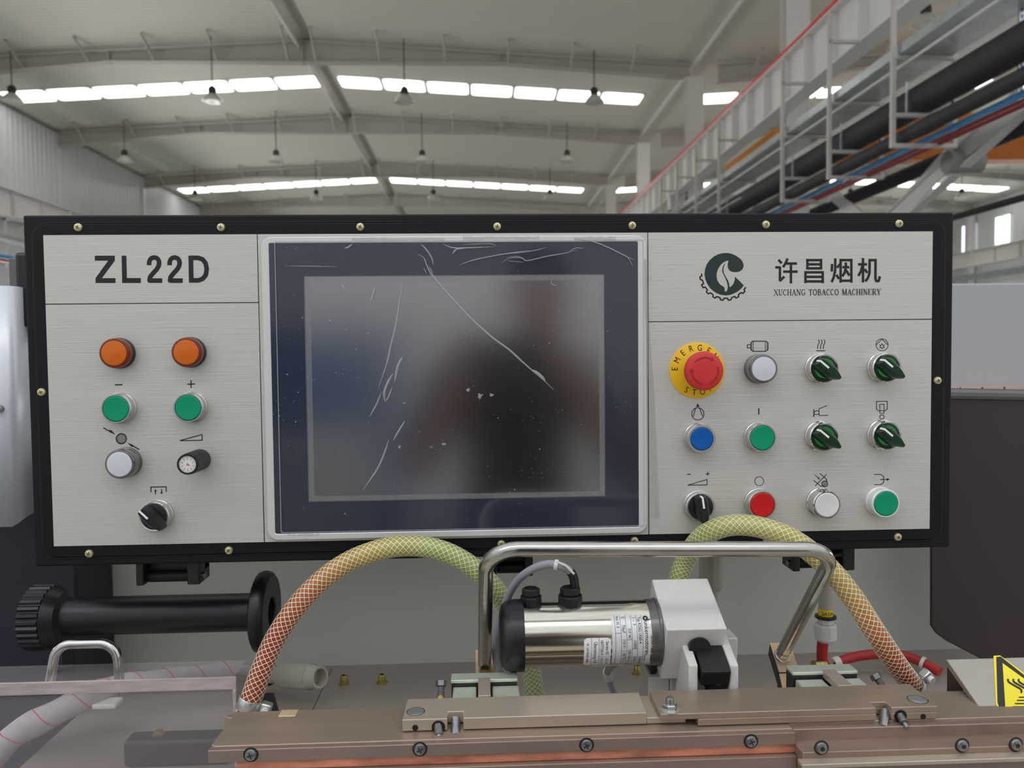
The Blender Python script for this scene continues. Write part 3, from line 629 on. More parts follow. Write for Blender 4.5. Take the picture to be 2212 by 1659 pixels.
# ---- frame screws
def screw_src():
    r = empty('screw', (0, 0, 0), parent=None)
    return r
MS = frame((0, 0, 0), (1, 0, 0), (0, 0, 1), (0, -1, 0))
hm = MB().lathe([(.0042, 0), (.0043, .0006), (.0036, .0019), (.0018, .0025), (0, .0026)], 20, MS)
head = hm.build('head', 'zinc_screw', None, loc=(0, 0, 0)); hd = head.data; bpy.data.objects.remove(head)
c1 = MB().box(-.0021, .0021, -.00042, .00042, .0018, .00272, MS).box(-.00042, .00042, -.0021, .0021, .0018, .00273, MS).build('cross_slot', 'zinc_recess', None, loc=(0, 0, 0), smooth=False); csl = c1.data; bpy.data.objects.remove(c1)
wsh = MB().lathe([(.0052, 0), (.0052, .0003), (.004, .0005)], 20, MS).build('w', 'black_plastic', None, loc=(0, 0, 0)); wm = wsh.data; bpy.data.objects.remove(wsh)
for px, py in [(168, 491), (477, 491), (778, 490), (1074, 489), (1366, 487), (1655, 485), (1943, 483), (89, 847), (2026, 822), (192, 1196), (494, 1189), (1083, 1175), (1371, 1168), (1656, 1165), (1940, 1160)]:
    q = at(px, py, YP - .001); s_ = inst(hd, 'screw', (q.x, YP, q.z), panel)
    c = inst(csl, 'cross_slot', (q.x, YP, q.z), s_, Matrix.Rotation(random.uniform(0, 1.5), 4, 'Y'))

# ---- buttons
def local(px, py, p):
    q = at(px, py, YP - PO - p); return Vector((q.x, YP - PO, q.z))
def part_lathe(prof, m, name, root, n=40, **k):
    o = MB().lathe(prof, n, frame(WL[root.name], (1, 0, 0), (0, 0, 1), (0, -1, 0))).build(name, m, root, **k); return o
def push_button(px, py, capm, p, label, ring='satin', cap_r=.0125, R=.0152, cap_out=.0005):
    root = empty('push_button', local(px, py, p), parent=panel, label=label)
    part_lathe([(R + .0006, 0), (R + .0006, .003), (R, .0035), (R, p - .001), (R - .0008, p), (cap_r + .0008, p), (cap_r + .0006, p - .002)], ring, 'bezel', root)
    part_lathe([(cap_r + .0004, p - .003), (cap_r + .0004, p + cap_out - .0008), (cap_r - .0006, p + cap_out), (cap_r * .5, p + cap_out - .0003), (0, p + cap_out - .0005)], capm, 'cap', root)
    return root
def pilot(px, py, p, label, m, rim, base='gunmetal', R=.0152):
    root = empty('indicator_lamp', local(px, py, p), parent=panel, label=label)
    part_lathe([(R + .0004, 0), (R + .0004, .004), (R - .0006, .0045), (R - .0006, .006)], base, 'collar', root)
    part_lathe([(R - .0002, .005), (R, p - .003), (R - .0004, p - .0008), (R - .0012, p), (R - .0026, p + .0002)], rim, 'lens_rim', root)
    part_lathe([(R - .0024, p - .0002), (R - .0030, p + .0006), (R * .5, p + .0012), (0, p + .0014)], m, 'lens', root)
pilot(246, 763, .014, 'left orange indicator lamp', 'amber', 'amber_dark', 'black_plastic'); pilot(402, 761, .014, 'right orange indicator lamp', 'amber', 'amber_dark', 'black_plastic')
pilot(258, 1003, .017, 'white lamp under the shaded circle symbol', 'lens_white', 'lens_rim'); pilot(1650, 797, .016, 'white lamp under the motor symbol', 'lens_white', 'lens_rim')
push_button(250, 883, 'cap_green', .013, 'green button under the minus sign'); push_button(406, 881, 'cap_green', .013, 'green button under the plus sign')
push_button(1516, 948, 'cap_blue', .014, 'blue button', cap_r=.0115); push_button(1647, 946, 'cap_green', .013, 'green start button under the vertical stroke')
push_button(1647, 1091, 'cap_red', .013, 'red stop button under the ring symbol'); push_button(1787, 1091, 'cap_white', .018, 'white button under the crossed lines symbol', ring='chrome', R=.0148)
push_button(1914, 1088, 'cap_green', .014, 'green button with white ring', ring='ring_white')
def selector(px, py, ang, m, mlens, p, label, mx):
    root = empty('selector_switch', local(px, py, p), parent=panel, label=label); R = .0154
    part_lathe([(R + .0006, 0), (R + .0006, .003), (R, .0035), (R, p - .001), (R - .0009, p), (R - .0022, p - .0004), (R - .0026, p - .003)], 'chrome' if mlens else 'satin', 'bezel', root)
    part_lathe([(R - .0026, p - .002), (R - .0026, p - .0005), (R - .0045, p), (0, p)], 'knob_green' if mlens else m, 'knob_disc', root)
    Mx = frame(WL[root.name], (1, 0, 0), (0, 0, 1), (0, -1, 0)) @ Matrix.Rotation(ang, 4, 'Z')   # local +x = tail, -x = pointer
    if mlens:
        for a0, a1 in ((.45, PI - .45), (PI + .45, 2 * PI - .45)):
            MB().lathe([(.0065, p + .0002), (.0068, p + .0007), (.0102, p + .0007), (.0105, p + .0002)], 14, Mx, a0, a1).build('lens_window', mlens, root)
    pts = [(-.0125, -.0056), (-.0125, .0056), (-.008, .0074), (.005, .0078), (.0105, .0060), (.0160, .0022), (.0160, -.0022), (.0105, -.0060), (.005, -.0078), (-.008, -.0074)]
    b = MB(); n = len(pts); h = .0125
    vs = [(x, y, p - .0006) for x, y in pts] + [(x * .99, y * .78, p + h * .72) for x, y in pts] + [(x * .96, y * .5, p + h) for x, y in pts]
    fs = [(i, (i + 1) % n, n + (i + 1) % n, n + i) for i in range(n)] + [(n + i, n + (i + 1) % n, 2 * n + (i + 1) % n, 2 * n + i) for i in range(n)] + [tuple(range(2 * n, 3 * n))]
    b.add(vs, fs, Mx); b.build('lever', m, root, ang=25)
    b = MB(); b.box(-.0125, -.0012, -.0010, .0010, p + h - .0006, p + h + .00025, Mx); b.add([(-.0131, -.0011, p + .004), (-.0131, .0011, p + .004), (-.0124, .0011, p + h + .0002), (-.0124, -.0011, p + h + .0002)], [(0, 1, 2, 3)], Mx)
    b.build('pointer_line', 'knob_mark', root)
d45 = -math.radians(40)
for px, py, l in ((1781, 796, 'green selector switch under the heat waves'), (1917, 794, 'green selector switch under the roofed circle'), (1781, 944, 'green selector switch under the funnel symbol'), (1917, 941, 'green selector switch under the shield symbol')):
    selector(px, py, d45, 'knob_green', 'lens_green', .013, l, 0)
selector(332, 1117, -math.radians(45), 'black_plastic', None, .012, 'black selector switch at the bottom left', 0)
selector(1514, 1096, -math.radians(82), 'black_plastic', None, .012, 'black selector switch under the minus plus wedge', 0)
# emergency stop
es = empty('emergency_stop_button', local(1506, 800, .001), parent=panel, label='red mushroom button on a yellow ring')
part_lathe([(.0294, 0), (.0294, .0008), (.0291, .001), (0, .001)], 'yellow_ring', 'legend_ring', es, 64)
part_lathe([(.013, .001), (.013, .012), (.0105, .013), (.0105, .022)], 'black_plastic', 'collar', es)
part_lathe([(.0105, .018), (.0185, .0205), (.0198, .0225), (.0200, .026), (.0190, .0285), (.0165, .0298), (.010, .0303), (0, .0304)], 'estop_red', 'mushroom_head', es, 56)
EM = frame(WL[es.name], (1, 0, 0), (0, 0, 1), (0, -1, 0))
b = MB()
for k in range(3):
    a0 = math.radians(138 - 120 * k); n = 12; pr = []
    for i in range(n + 1): a_ = a0 - math.radians(75) * i / n; pr.append((math.cos(a_), math.sin(a_)))
    hz = .03035
    for i in range(n): b.add([(pr[i][0] * .0128, pr[i][1] * .0128, hz), (pr[i + 1][0] * .0128, pr[i + 1][1] * .0128, hz), (pr[i + 1][0] * .0144, pr[i + 1][1] * .0144, hz - .0001), (pr[i][0] * .0144, pr[i][1] * .0144, hz - .0001)], [(0, 1, 2, 3)], EM)
    e = Vector((pr[-1][0], pr[-1][1], 0)); tn = Vector((e.y, -e.x, 0))
    b.add([e * .0112 + Vector((0, 0, hz)), e * .0158 + Vector((0, 0, hz - .0001)), e * .0136 + tn * .0036 + Vector((0, 0, hz))], [(0, 1, 2)], EM)
b.build('turn_arrow', 'estop_dark', es, smooth=False)
b = MB()
def ringtext(s, a_start, step, r, size, flip):
    for i, ch in enumerate(s):
        a_ = math.radians(a_start + step * i); v, f = text_mesh(ch, size)
        rot = (a_ - PI / 2) if not flip else (a_ + PI / 2)
        M = EM @ Matrix.Translation((r * math.cos(a_), r * math.sin(a_), .00115)) @ Matrix.Rotation(rot, 4, 'Z') @ Matrix.Scale(.82, 4, (1, 0, 0))
        b.add(v, f, M)
ringtext('EMERGENCY', 176, -23.2, .0236, .0092, False); ringtext('STOP', 241, 21.5, .0236, .0092, True)
b.build('ring_lettering', 'ink', es, smooth=False, label='black words EMERGENCY STOP')
# potentiometer
pt = empty('dial_knob', local(405, 1003, .036), parent=panel, label='knurled black dial knob with a white counting dial')
n = 36; prof = []
b = MB(); M = frame(WL[pt.name], (1, 0, 0), (0, 0, 1), (0, -1, 0)); ring_ = []
for h, sc0 in ((0, 1), (.031, 1), (.0325, .985), (.036, .96)):
    ring_.append([((.0108 if i % 2 else .0101) * sc0 * math.cos(PI * i / n), (.0108 if i % 2 else .0101) * sc0 * math.sin(PI * i / n), h) for i in range(2 * n)])
vs = sum(ring_, []); N = 2 * n
b.add(vs, [(j * N + i, j * N + (i + 1) % N, (j + 1) * N + (i + 1) % N, (j + 1) * N + i) for j in range(3) for i in range(N)], M)
b.build('knurled_body', 'black_plastic', pt, ang=15)
part_lathe([(.0104, .0358), (.0100, .0368), (.0085, .0368), (.0083, .0355)], 'black_plastic', 'rim', pt)
part_lathe([(.0083, .0358), (0, .0358)], 'dial_white', 'dial_face', pt)
b = MB()
for i in range(20):
    a_ = 2 * PI * i / 20; r0, r1 = (.0062, .0075) if i % 2 else (.0068, .0075); s = Vector((math.cos(a_), math.sin(a_), 0)); t_ = Vector((-s.y, s.x, 0)) * .00016
    b.add([s * r0 - t_, s * r1 - t_, s * r1 + t_, s * r0 + t_], [(0, 1, 2, 3)], M @ Matrix.Translation((0, 0, .03595)))
for i in range(10):
    a_ = PI / 2 - 2 * PI * i / 10; v, f = text_mesh(str(i), .0022); b.add(v, f, M @ Matrix.Translation((.0052 * math.cos(a_), .0052 * math.sin(a_), .03595)))
b.build('dial_marks', 'ink', pt, smooth=False)
b = MB(); b.lathe([(.0011, .0), (0, .0004)], 10, M @ Matrix.Translation((0, 0, .0362))); b.add([(0, .0006, 0), (0, -.0006, 0), (.0034, -.0022, 0)], [(0, 1, 2)], M @ Matrix.Translation((0, 0, .0361))); b.build('dial_hand', 'dial_orange', pt)

# ---- touch screen
ts = empty('touch_screen', at(982, 840, YP - PO), parent=panel, label='dark touch screen under wrinkled protective film')
def rect_px(x0, y0, x1, y1, p):
    A_ = pl(x0, (y0), p); B_ = pl(x1, y1, p); return A_[0], B_[0], B_[1], A_[1]
xa, xb, za, zb = (pl(567, 515)[0] + pl(580, 1160)[0]) / 2, (pl(1393, 512)[0] + pl(1397, 1148)[0]) / 2, (pl(600, 1166)[1] + pl(1380, 1148)[1]) / 2, (pl(600, 514)[1] + pl(1380, 509)[1]) / 2
def ringmesh(outer, inner, z0, z1, M):
    b = MB(); n = len(outer); vs = [(x, y, z1) for x, y in outer] + [(x, y, z1) for x, y in inner] + [(x, y, z0) for x, y in outer] + [(x, y, z0) for x, y in inner]; fs = []
    for i in range(n):
        j = (i + 1) % n; fs += [(i, j, n + j, n + i), (2 * n + i, 2 * n + j, j, i), (n + i, n + j, 3 * n + j, 3 * n + i)]
    return b.add(vs, fs, M)
xc, xd = (pl(583, 530)[0] + pl(597, 1150)[0]) / 2, (pl(1375, 524)[0] + pl(1379, 1135)[0]) / 2
zd, zc = (pl(600, 527)[1] + pl(1370, 523)[1]) / 2, (pl(600, 1151)[1] + pl(1370, 1136)[1]) / 2
ringmesh(rrect(xa, xb, za, zb, .011), rrect(xc, xd, zc, zd, .002), PO - .0002, .0052, PM).build('bezel', 'alu_rim', ts, bevel=.0008)
MB().box(xc - .001, xd + .001, YP - .0044, YP - PO, zc - .001, zd + .001).build('screen_border', 'navy_glass', ts)
xe, xf = (pl(658, 598)[0] + pl(668, 1082)[0]) / 2, (pl(1303, 592)[0] + pl(1308, 1070)[0]) / 2
zf, ze = (pl(658, 598)[1] + pl(1303, 592)[1]) / 2, (pl(668, 1083)[1] + pl(1308, 1071)[1]) / 2
ringmesh(rrect(xe, xf, ze, zf, .0006, 2), rrect(xe + .0009, xf - .0009, ze + .0009, zf - .0009, .0005, 2), .0043, .00475, PM).build('display_edge', 'gunmetal', ts)
MB().box(xe + .0008, xf - .0008, YP - .00455, YP - .0043, ze + .0008, zf - .0008).build('display', 'display', ts)
# worn pale adhesive margin of the film around the display
ringmesh([(x, y) for x, y in rrect(xe + .001, xf - .001, ze + .001, zf - .001, .0006, 2)], rrect(xe + .0065, xf - .0062, ze + .006, zf - .0062, .003, 2), .00457, .0047, PM).build('film_margin', 'tape', ts)
f = ringmesh(rrect(xc + .006, xd + .006, zc + .001, zd + .002, .002), rrect(xc + .0068, xd + .0052, zc + .0018, zd + .0012, .002), .0055, .0058, PM); f.build('film_edge', 'crease', ts)
kf = 2.3044; of = (540, 480)
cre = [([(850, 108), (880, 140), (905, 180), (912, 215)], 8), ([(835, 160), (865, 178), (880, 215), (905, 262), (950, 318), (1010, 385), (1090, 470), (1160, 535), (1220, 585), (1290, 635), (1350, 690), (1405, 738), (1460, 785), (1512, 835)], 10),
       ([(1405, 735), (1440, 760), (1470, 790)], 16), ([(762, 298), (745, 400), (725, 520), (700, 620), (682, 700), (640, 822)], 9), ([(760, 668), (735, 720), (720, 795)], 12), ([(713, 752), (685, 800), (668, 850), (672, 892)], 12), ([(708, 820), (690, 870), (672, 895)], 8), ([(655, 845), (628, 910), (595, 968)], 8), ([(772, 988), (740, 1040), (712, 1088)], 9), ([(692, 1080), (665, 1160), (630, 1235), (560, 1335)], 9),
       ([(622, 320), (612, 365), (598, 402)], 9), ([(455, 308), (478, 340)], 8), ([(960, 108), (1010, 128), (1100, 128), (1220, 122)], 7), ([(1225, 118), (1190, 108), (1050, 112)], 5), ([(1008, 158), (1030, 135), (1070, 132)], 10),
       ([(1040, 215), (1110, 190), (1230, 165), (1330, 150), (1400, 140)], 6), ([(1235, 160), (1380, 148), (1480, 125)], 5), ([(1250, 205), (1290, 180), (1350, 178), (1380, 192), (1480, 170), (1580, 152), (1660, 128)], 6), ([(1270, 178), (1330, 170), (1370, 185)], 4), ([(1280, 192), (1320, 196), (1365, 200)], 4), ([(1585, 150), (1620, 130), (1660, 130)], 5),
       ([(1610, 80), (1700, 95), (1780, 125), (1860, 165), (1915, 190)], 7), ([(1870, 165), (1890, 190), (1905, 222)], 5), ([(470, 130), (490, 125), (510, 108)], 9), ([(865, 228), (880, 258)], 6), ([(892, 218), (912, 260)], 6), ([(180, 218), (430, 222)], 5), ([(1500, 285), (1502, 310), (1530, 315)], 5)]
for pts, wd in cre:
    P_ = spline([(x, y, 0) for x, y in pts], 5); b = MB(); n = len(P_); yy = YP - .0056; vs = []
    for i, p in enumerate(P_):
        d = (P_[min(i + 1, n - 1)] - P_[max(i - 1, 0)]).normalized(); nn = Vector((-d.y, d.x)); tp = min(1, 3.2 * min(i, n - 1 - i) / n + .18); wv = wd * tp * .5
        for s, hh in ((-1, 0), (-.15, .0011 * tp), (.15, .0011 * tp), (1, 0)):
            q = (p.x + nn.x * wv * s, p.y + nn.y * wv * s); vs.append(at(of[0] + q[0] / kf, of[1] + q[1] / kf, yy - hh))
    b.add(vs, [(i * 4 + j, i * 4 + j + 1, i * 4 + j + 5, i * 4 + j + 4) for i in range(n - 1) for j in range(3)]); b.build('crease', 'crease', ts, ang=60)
rd = random.Random(7); b = MB()
for i in range(330):
    if rd.random() < .45: cx, cy = rd.choice([(200, 460), (330, 480), (480, 720), (1430, 580), (1620, 320), (940, 1110), (1400, 1010), (1850, 900), (170, 900), (1720, 440), (200, 1080), (1450, 1190)]); x, y = rd.gauss(cx, 60), rd.gauss(cy, 60)
    else: x, y = rd.uniform(115, 1910), rd.uniform(120, 1480)
    if not (110 < x < 1915 and 110 < y < 1500): continue
    r = rd.uniform(.6, 1.9) * (1.9 if rd.random() < .06 else 1)
    b.flat([at(of[0] + (x + r * 1.2 * math.cos(a_ * 1.047)) / kf, of[1] + (y + r * rd.uniform(.6, 1.3) * math.sin(a_ * 1.047)) / kf, YP - .0053) for a_ in range(6)])
for (x, y, r) in [(1085, 835, 14), (1143, 870, 17), (1200, 862, 13), (768, 900, 10), (742, 1120, 15), (900, 1120, 13), (965, 1105, 11), (400, 490, 9), (478, 532, 6), (590, 552, 8), (528, 632, 5), (185, 758, 7)]:
    for k in range(3): b.flat([at(of[0] + (x + rd.gauss(0, r * .4) + r * .45 * math.cos(a_ * .9)) / kf, of[1] + (y + rd.gauss(0, r * .3) + r * .3 * math.sin(a_ * .9)) / kf, YP - .00535 - k * 1e-5) for a_ in range(7)])
b.build('dust_specks', 'dust', ts, smooth=False, kind='stuff')
# peeling tape at the right and top edges
b = MB(); tp = spline([(1397, 560, 0), (1400, 700, 0), (1408, 850, 0), (1412, 1000, 0), (1414, 1120, 0)], 5)
vs = []
for i, p in enumerate(tp):
    wv = 6 + 12 * i / len(tp)
    for s, hh in ((0, .0045), (.35, .0068), (1, .0012)): vs.append(at(p.x - 6 + wv * s, p.y, YP - PO - hh))
b.add(vs, [(i * 3 + j, i * 3 + j + 1, i * 3 + j + 4, i * 3 + j + 3) for i in range(len(tp) - 1) for j in range(2)]); b.build('loose_tape', 'film_loose' if 'film_loose' in MATS else 'tape', ts)
b = MB()
for (x0, x1, y0, dy) in ((1000, 1165, 512, 5), (1240, 1330, 513, 6), (760, 960, 515, 4), (620, 690, 1158, -6)):
    n = 14; vs = []
    for i in range(n + 1): x = x0 + (x1 - x0) * i / n; h0 = rd.uniform(0, 2.5); vs += [at(x, y0 - h0, YP - .0056), at(x, y0 + dy + rd.uniform(-1, 3), YP - .0060)]
    b.add(vs, [(2 * i, 2 * i + 1, 2 * i + 3, 2 * i + 2) for i in range(n)])
b.build('torn_tape', 'tape', ts)
# ---- hinges below the panel
def hinge(x0, x1, ytop, ybot, y, label):
    A_ = at(x0, ytop, y); B_ = at(x1, ybot, y); r = empty('hinge', A_, parent=panel, label=label)
    wd = B_.x - A_.x
    MB().box(A_.x, A_.x + wd * .12, y - .012, y + .02, B_.z, A_.z + .02).box(A_.x + wd * .80, B_.x, y - .012, y + .02, B_.z, A_.z + .02).box(A_.x, B_.x, y + .004, y + .02, A_.z - .008, A_.z + .02).build('bracket', 'black_plastic', r, bevel=.0015)
    zc_ = B_.z + .0065
    MB().lathe([(0, 0), (.0052, 0), (.0058, .001), (.0058, wd * .66), (.0052, wd * .67), (0, wd * .67)], 20, frame((A_.x + wd * .13, y, zc_), (0, 1, 0), (0, 0, 1), (1, 0, 0))).build('barrel', 'black_paint', r)
    MB().lathe([(.0, 0), (.0035, 0), (.0035, wd + .004), (0, wd + .004)], 14, frame((A_.x - .002, y, zc_), (0, 1, 0), (0, 0, 1), (1, 0, 0))).build('pin', 'steel_screw', r)
hinge(303, 440, 1222, 1256, YP + .02, 'black hinge under the left half'); hinge(1704, 1836, 1186, 1226, YP + .03, 'black hinge under the right half'); hinge(1062, 1150, 1205, 1238, YP + .04, 'black hinge behind the tube handle')

# ================================================================== MACHINE BODY AROUND
ZP = 1.028; YW = 1.06
A = at(166, 1200, YW); B = at(2014, 1200, YW)
mw = empty('machine_recess', (0, YW, ZP), 'grey painted machine housing behind and below the control panel', 'machine')
MB().box(A.x, B.x + .40, YW, YW + .006, ZP - .01, 1.33).build('back_panel', 'back_panel', mw)
MB().tube([(A.x + .004, YW - .003, ZP), (A.x + .004, YW - .003, 1.26)], .0035, 8).build('edge_bead', 'satin', mw)
MB().box(-.478, .98, .56, YW, ZP - .01, ZP).build('bed_plate', 'bed_plate', mw)
MB().box(A.x + .335, A.x + .3355, .76, YW - .01, ZP - .001, ZP + .0004).build('plate_joint', 'ink', mw)
# dark navy body on the left
nb = empty('machine_cabinet', at(80, 1300, .97), 'dark navy machine side at lower left behind the roller', 'machine')
a = at(-60, 1100, .965); c = at(160, 1100, .965)
MB().box(a.x, c.x, .965, 1.06, .9, 1.33).build('body', 'navy_body', nb, bevel=.004)
a = at(142, 1200, .95); c = at(170, 1200, .95); MB().box(a.x, c.x, .93, .96, .9, 1.14).build('post', 'black_plastic', nb, bevel=.002)
MB().box(-.95, -.480, .45, .964, .88, .985).build('lower_body', 'navy_body', nb, bevel=.004)
# grey cover at far left
gc = empty('side_cover', at(30, 900, .93), 'light grey sheet cover at the left picture edge', 'cover')
P_ = [(-.62, .90), (at(18, 900, .90).x, .90), (at(18, 900, .90).x + .006, .903), (at(18, 900, .90).x + .009, .910), (at(60, 900, .95).x + .006, .98)]
b = MB(); z0, z1 = at(30, 1138, .9).z, at(30, 617, .9).z
n = len(P_); vs = [(x, y, z0 + (0 if i < 2 else .004 * (i - 1))) for i, (x, y) in enumerate(P_)] + [(x, y, z1) for x, y in P_]
b.add(vs, [(i, i + 1, n + i + 1, n + i) for i in range(n - 1)]); o = b.build('sheet', 'grey_cover', gc, ang=50); o.modifiers.new('s', 'SOLIDIFY').thickness = .002
a = at(1, 883, .899); MB().lathe([(0, 0), (.004, 0), (.004, .004), (0, .005)], 16, frame(a, (1, 0, 0), (0, 0, 1), (0, -1, 0))).build('screw_head', 'steel_screw', gc)
bb = empty('black_box', at(40, 600, .95), 'black box edge behind the panel corner at left', 'box')
a = at(29, 548, .94); c = at(70, 650, .94)
MB().box(a.x, a.x + .009, .93, .99, c.z - .03, a.z - .006).build('side_plate', 'gunmetal', bb, bevel=.001); MB().box(a.x + .009, c.x + .02, .925, .99, c.z - .03, a.z).build('body', 'black_plastic', bb, bevel=.004)
# right side: light cabinet, strip, dark hood
lc = empty('light_cabinet', at(2150, 700, 1.5), 'plain light grey cabinet face right of the control panel', 'cabinet')
a = at(1990, 613, 1.5); c = at(2290, 840, 1.5)
MB().box(a.x, c.x, 1.5, 1.52, c.z, a.z).build('face_panel', 'light_cabinet', lc, bevel=.003)
a = at(1990, 836, 1.46)
st = MB().box(a.x, a.x + .32, 1.42, 1.5, a.z - .016, a.z).build('cover_strip', 'pink_strip', lc)
for k in range(6): MB().box(a.x + .05 + k * .042, a.x + .0515 + k * .042, 1.4185, 1.42, a.z - .014, a.z + .001).build('strip_joint', 'ink', lc, smooth=False)
hd_ = empty('dark_hood', at(2100, 1100, 1.1), 'large dark glossy sheet-metal hood at the right edge', 'hood')
y = .935; pts = [at(2011, 846, y), at(2011, 1352, y), at(2022, 1368, y), at(2045, 1385, y), at(2120, 1424, y), at(2330, 1520, y), at(2330, 846, y)]
M = frame((0, y, 0), (1, 0, 0), (0, 0, 1), (0, -1, 0)); MB().prism([(p.x, p.z) for p in pts], -.004, 0, M).build('hood_sheet', 'dark_sheet', hd_, bevel=.002)
a = at(2011, 850, y); MB().tube([(a.x, y, a.z), (a.x + .2, y + .0, a.z - .006)], .007, 10).build('rolled_edge', 'gunmetal', hd_)

# ---- chute with warning sticker
ch = empty('metal_chute', at(2150, 1500, .8), 'slanted bare metal chute plate with a yellow warning sticker', 'chute')
yA, yB_ = .728, .664
T0, T1 = at(2043, 1424, yA), at(2420, 1424, yA); Q0, Q1 = at(2125, 1541, yB_), at(2520, 1541, yB_)
YS_ = .7055; ZS_ = T0.z + (Q0.z - T0.z) * (yA - YS_) / (yA - yB_) - .004
T1 = Vector((T1.x, yA, T0.z)); Q1 = Vector((Q1.x, yB_, Q0.z)); dn = Vector((0, .004, -.004))
MB().hexa([Q0 + dn, Q1 + dn, T1 + dn, T0 + dn, Q0, Q1, T1, T0]).build('plate', 'chute_metal', ch, bevel=.0008)
MB().hexa([Vector((T0.x + .0015, YS_, ZP)), Vector((T0.x + .003, YS_, ZP)), Vector((T0.x + .003, yA, ZP)), Vector((T0.x + .0015, yA, ZP)), Vector((T0.x + .0015, YS_, ZS_)), Vector((T0.x + .003, YS_, ZS_)), T0 + Vector((.003, 0, -.004)), T0 + Vector((.0015, 0, -.004))]).build('side_wall', 'dark_sheet', ch)
nrm = (T1 - T0).cross(Q0 - T0).normalized();
if nrm.z < 0: nrm = -nrm
def onplate(px, py, h=.0004):
    d = ray(px, py); o_ = Vector((0, 0, CAMZ)); t_ = (T0 + nrm * h - o_).dot(nrm) / d.dot(nrm); return o_ + d * t_
ks = 1702 / 512.; os_ = (1700, 1160); S_ = lambda L, h=.0004: [onplate(os_[0] + x / ks, os_[1] + y / ks, h) for x, y in L]
MB().flat(S_([(1483, 853), (1530, 850), (1702, 975), (2050, 1215), (2040, 1262), (1560, 1262), (1525, 1245), (1500, 1200)])).build('sticker', 'sticker_yellow', ch)
MB().flat(S_([(1503, 862), (1535, 858), (1702, 990), (2030, 1215), (2000, 1255), (1560, 1255), (1530, 1235), (1512, 1190)], .0006)).build('sticker_border', 'sticker_black', ch)
MB().flat(S_([(1548, 905), (1700, 1015), (1960, 1208), (1960, 1218), (1568, 1222)], .0008)).build('sticker_field', 'sticker_yellow', ch)
b = MB()
def ribbon(pts, wd, h):
    P_ = spline([(x, y, 0) for x, y in pts], 5); vs = []
    for i, p in enumerate(P_):
        d = (P_[min(i + 1, len(P_) - 1)] - P_[max(i - 1, 0)]).normalized(); vs += S_([(p.x - d.y * wd / 2, p.y + d.x * wd / 2), (p.x + d.y * wd / 2, p.y - d.x * wd / 2)], h)
    b.add(vs, [(2 * i, 2 * i + 1, 2 * i + 3, 2 * i + 2) for i in range(len(P_) - 1)])
for dx in (0, 38, 76): ribbon([(1588 + dx, 1018), (1592 + dx, 1040), (1640 + dx, 1070), (1680 + dx, 1095), (1683 + dx, 1120)], 14, .001)
for i in range(4): ribbon([(1665 - 14 * i, 1150 + 23 * i), (1860 + 14 * i, 1150 + 23 * i)], 9, .001)
b.build('heat_pictogram', 'sticker_black', ch, smooth=False)

# ================================================================== ROLLER
yr = .885; ca = at(330, 1327, yr); rl = empty('feed_roller', ca, 'black roller with toothed collar and round flange', 'roller')
RM = lambda px: frame((at(px, 1327, yr).x, yr, ca.z), (0, 1, 0), (0, 0, 1), (1, 0, 0))
xL, xR = at(100, 1327, yr).x, at(572, 1327, yr).x
MB().lathe([(0, 0), (.0205, 0), (.0208, .001), (.0208, xR - xL), (0, xR - xL)], 40, RM(100)).build('shaft', 'black_plastic', rl)
b = MB(); n = 28; prof = []
for i in range(n):
    for da, r in ((0, .0335), (.28, .0355), (.62, .0355), (.9, .0335)): a_ = 2 * PI * (i + da) / n; prof.append((r * math.cos(a_), r * math.sin(a_)))
b.prism(prof, 0, .022, RM(72)); b.lathe([(.033, .022), (.027, .034), (.0205, .038)], 40, RM(72)); b.build('toothed_collar', 'black_plastic', rl, ang=25)
MB().lathe([(.0208, 0), (.040, 0), (.0435, .002), (.0450, .006), (.0450, .010), (.0435, .014), (.040, .0165), (.017, .0165), (.0155, .015), (.0155, .004), (0, .004)], 48, RM(556)).build('flange', 'black_plastic', rl)

# ================================================================== ACRYLIC COVER WITH HANDLE
ac = empty('acrylic_cover', at(250, 1500, .66), 'clear acrylic cover sheet at lower left with a small handle', 'cover')
ya = .79
def L3(px, py, y): return at(px, py, y)
e0, e1 = at(-60, 1484, ya), at(508, 1457, ya)
zt_ = (at(0, 1482, ya).z + at(500, 1458, ya).z) / 2
x0_, x1_ = e0.x, at(512, 1500, ya).x; 
MB().box(x0_, x1_ - .002, ya, ya + .04, zt_, zt_ + .002).build('top_sheet', 'acrylic', ac, bevel=.0005)
MB().box(x0_, x1_, ya - .002, ya + .0005, zt_ - .0118, zt_ + .001).build('edge_strip', 'acrylic_edge', ac, bevel=.0006)
b = MB(); b.prism([(x, z) for x, z in rrect(x0_, x1_, ZP + .001, zt_ - .0005, .006)], -.003, 0, frame((0, ya, 0), (1, 0, 0), (0, 0, 1), (0, -1, 0))); b.build('front_sheet', 'acrylic', ac)
ya2 = ya + .02
MB().box(x1_ - .0035, x1_ + .0003, ya - .0035, ya + .003, ZP + .001, zt_ - .0115).build('side_edge', 'acrylic_edge', ac, bevel=.001)
hp = fillet([at(108, 1475, ya2), at(122, 1392, ya2), at(252, 1389, ya2), at(258, 1468, ya2)], (.018), 8)
MB().tube(hp, .0049, 16).build('bow_handle', 'steel_handle', ac)

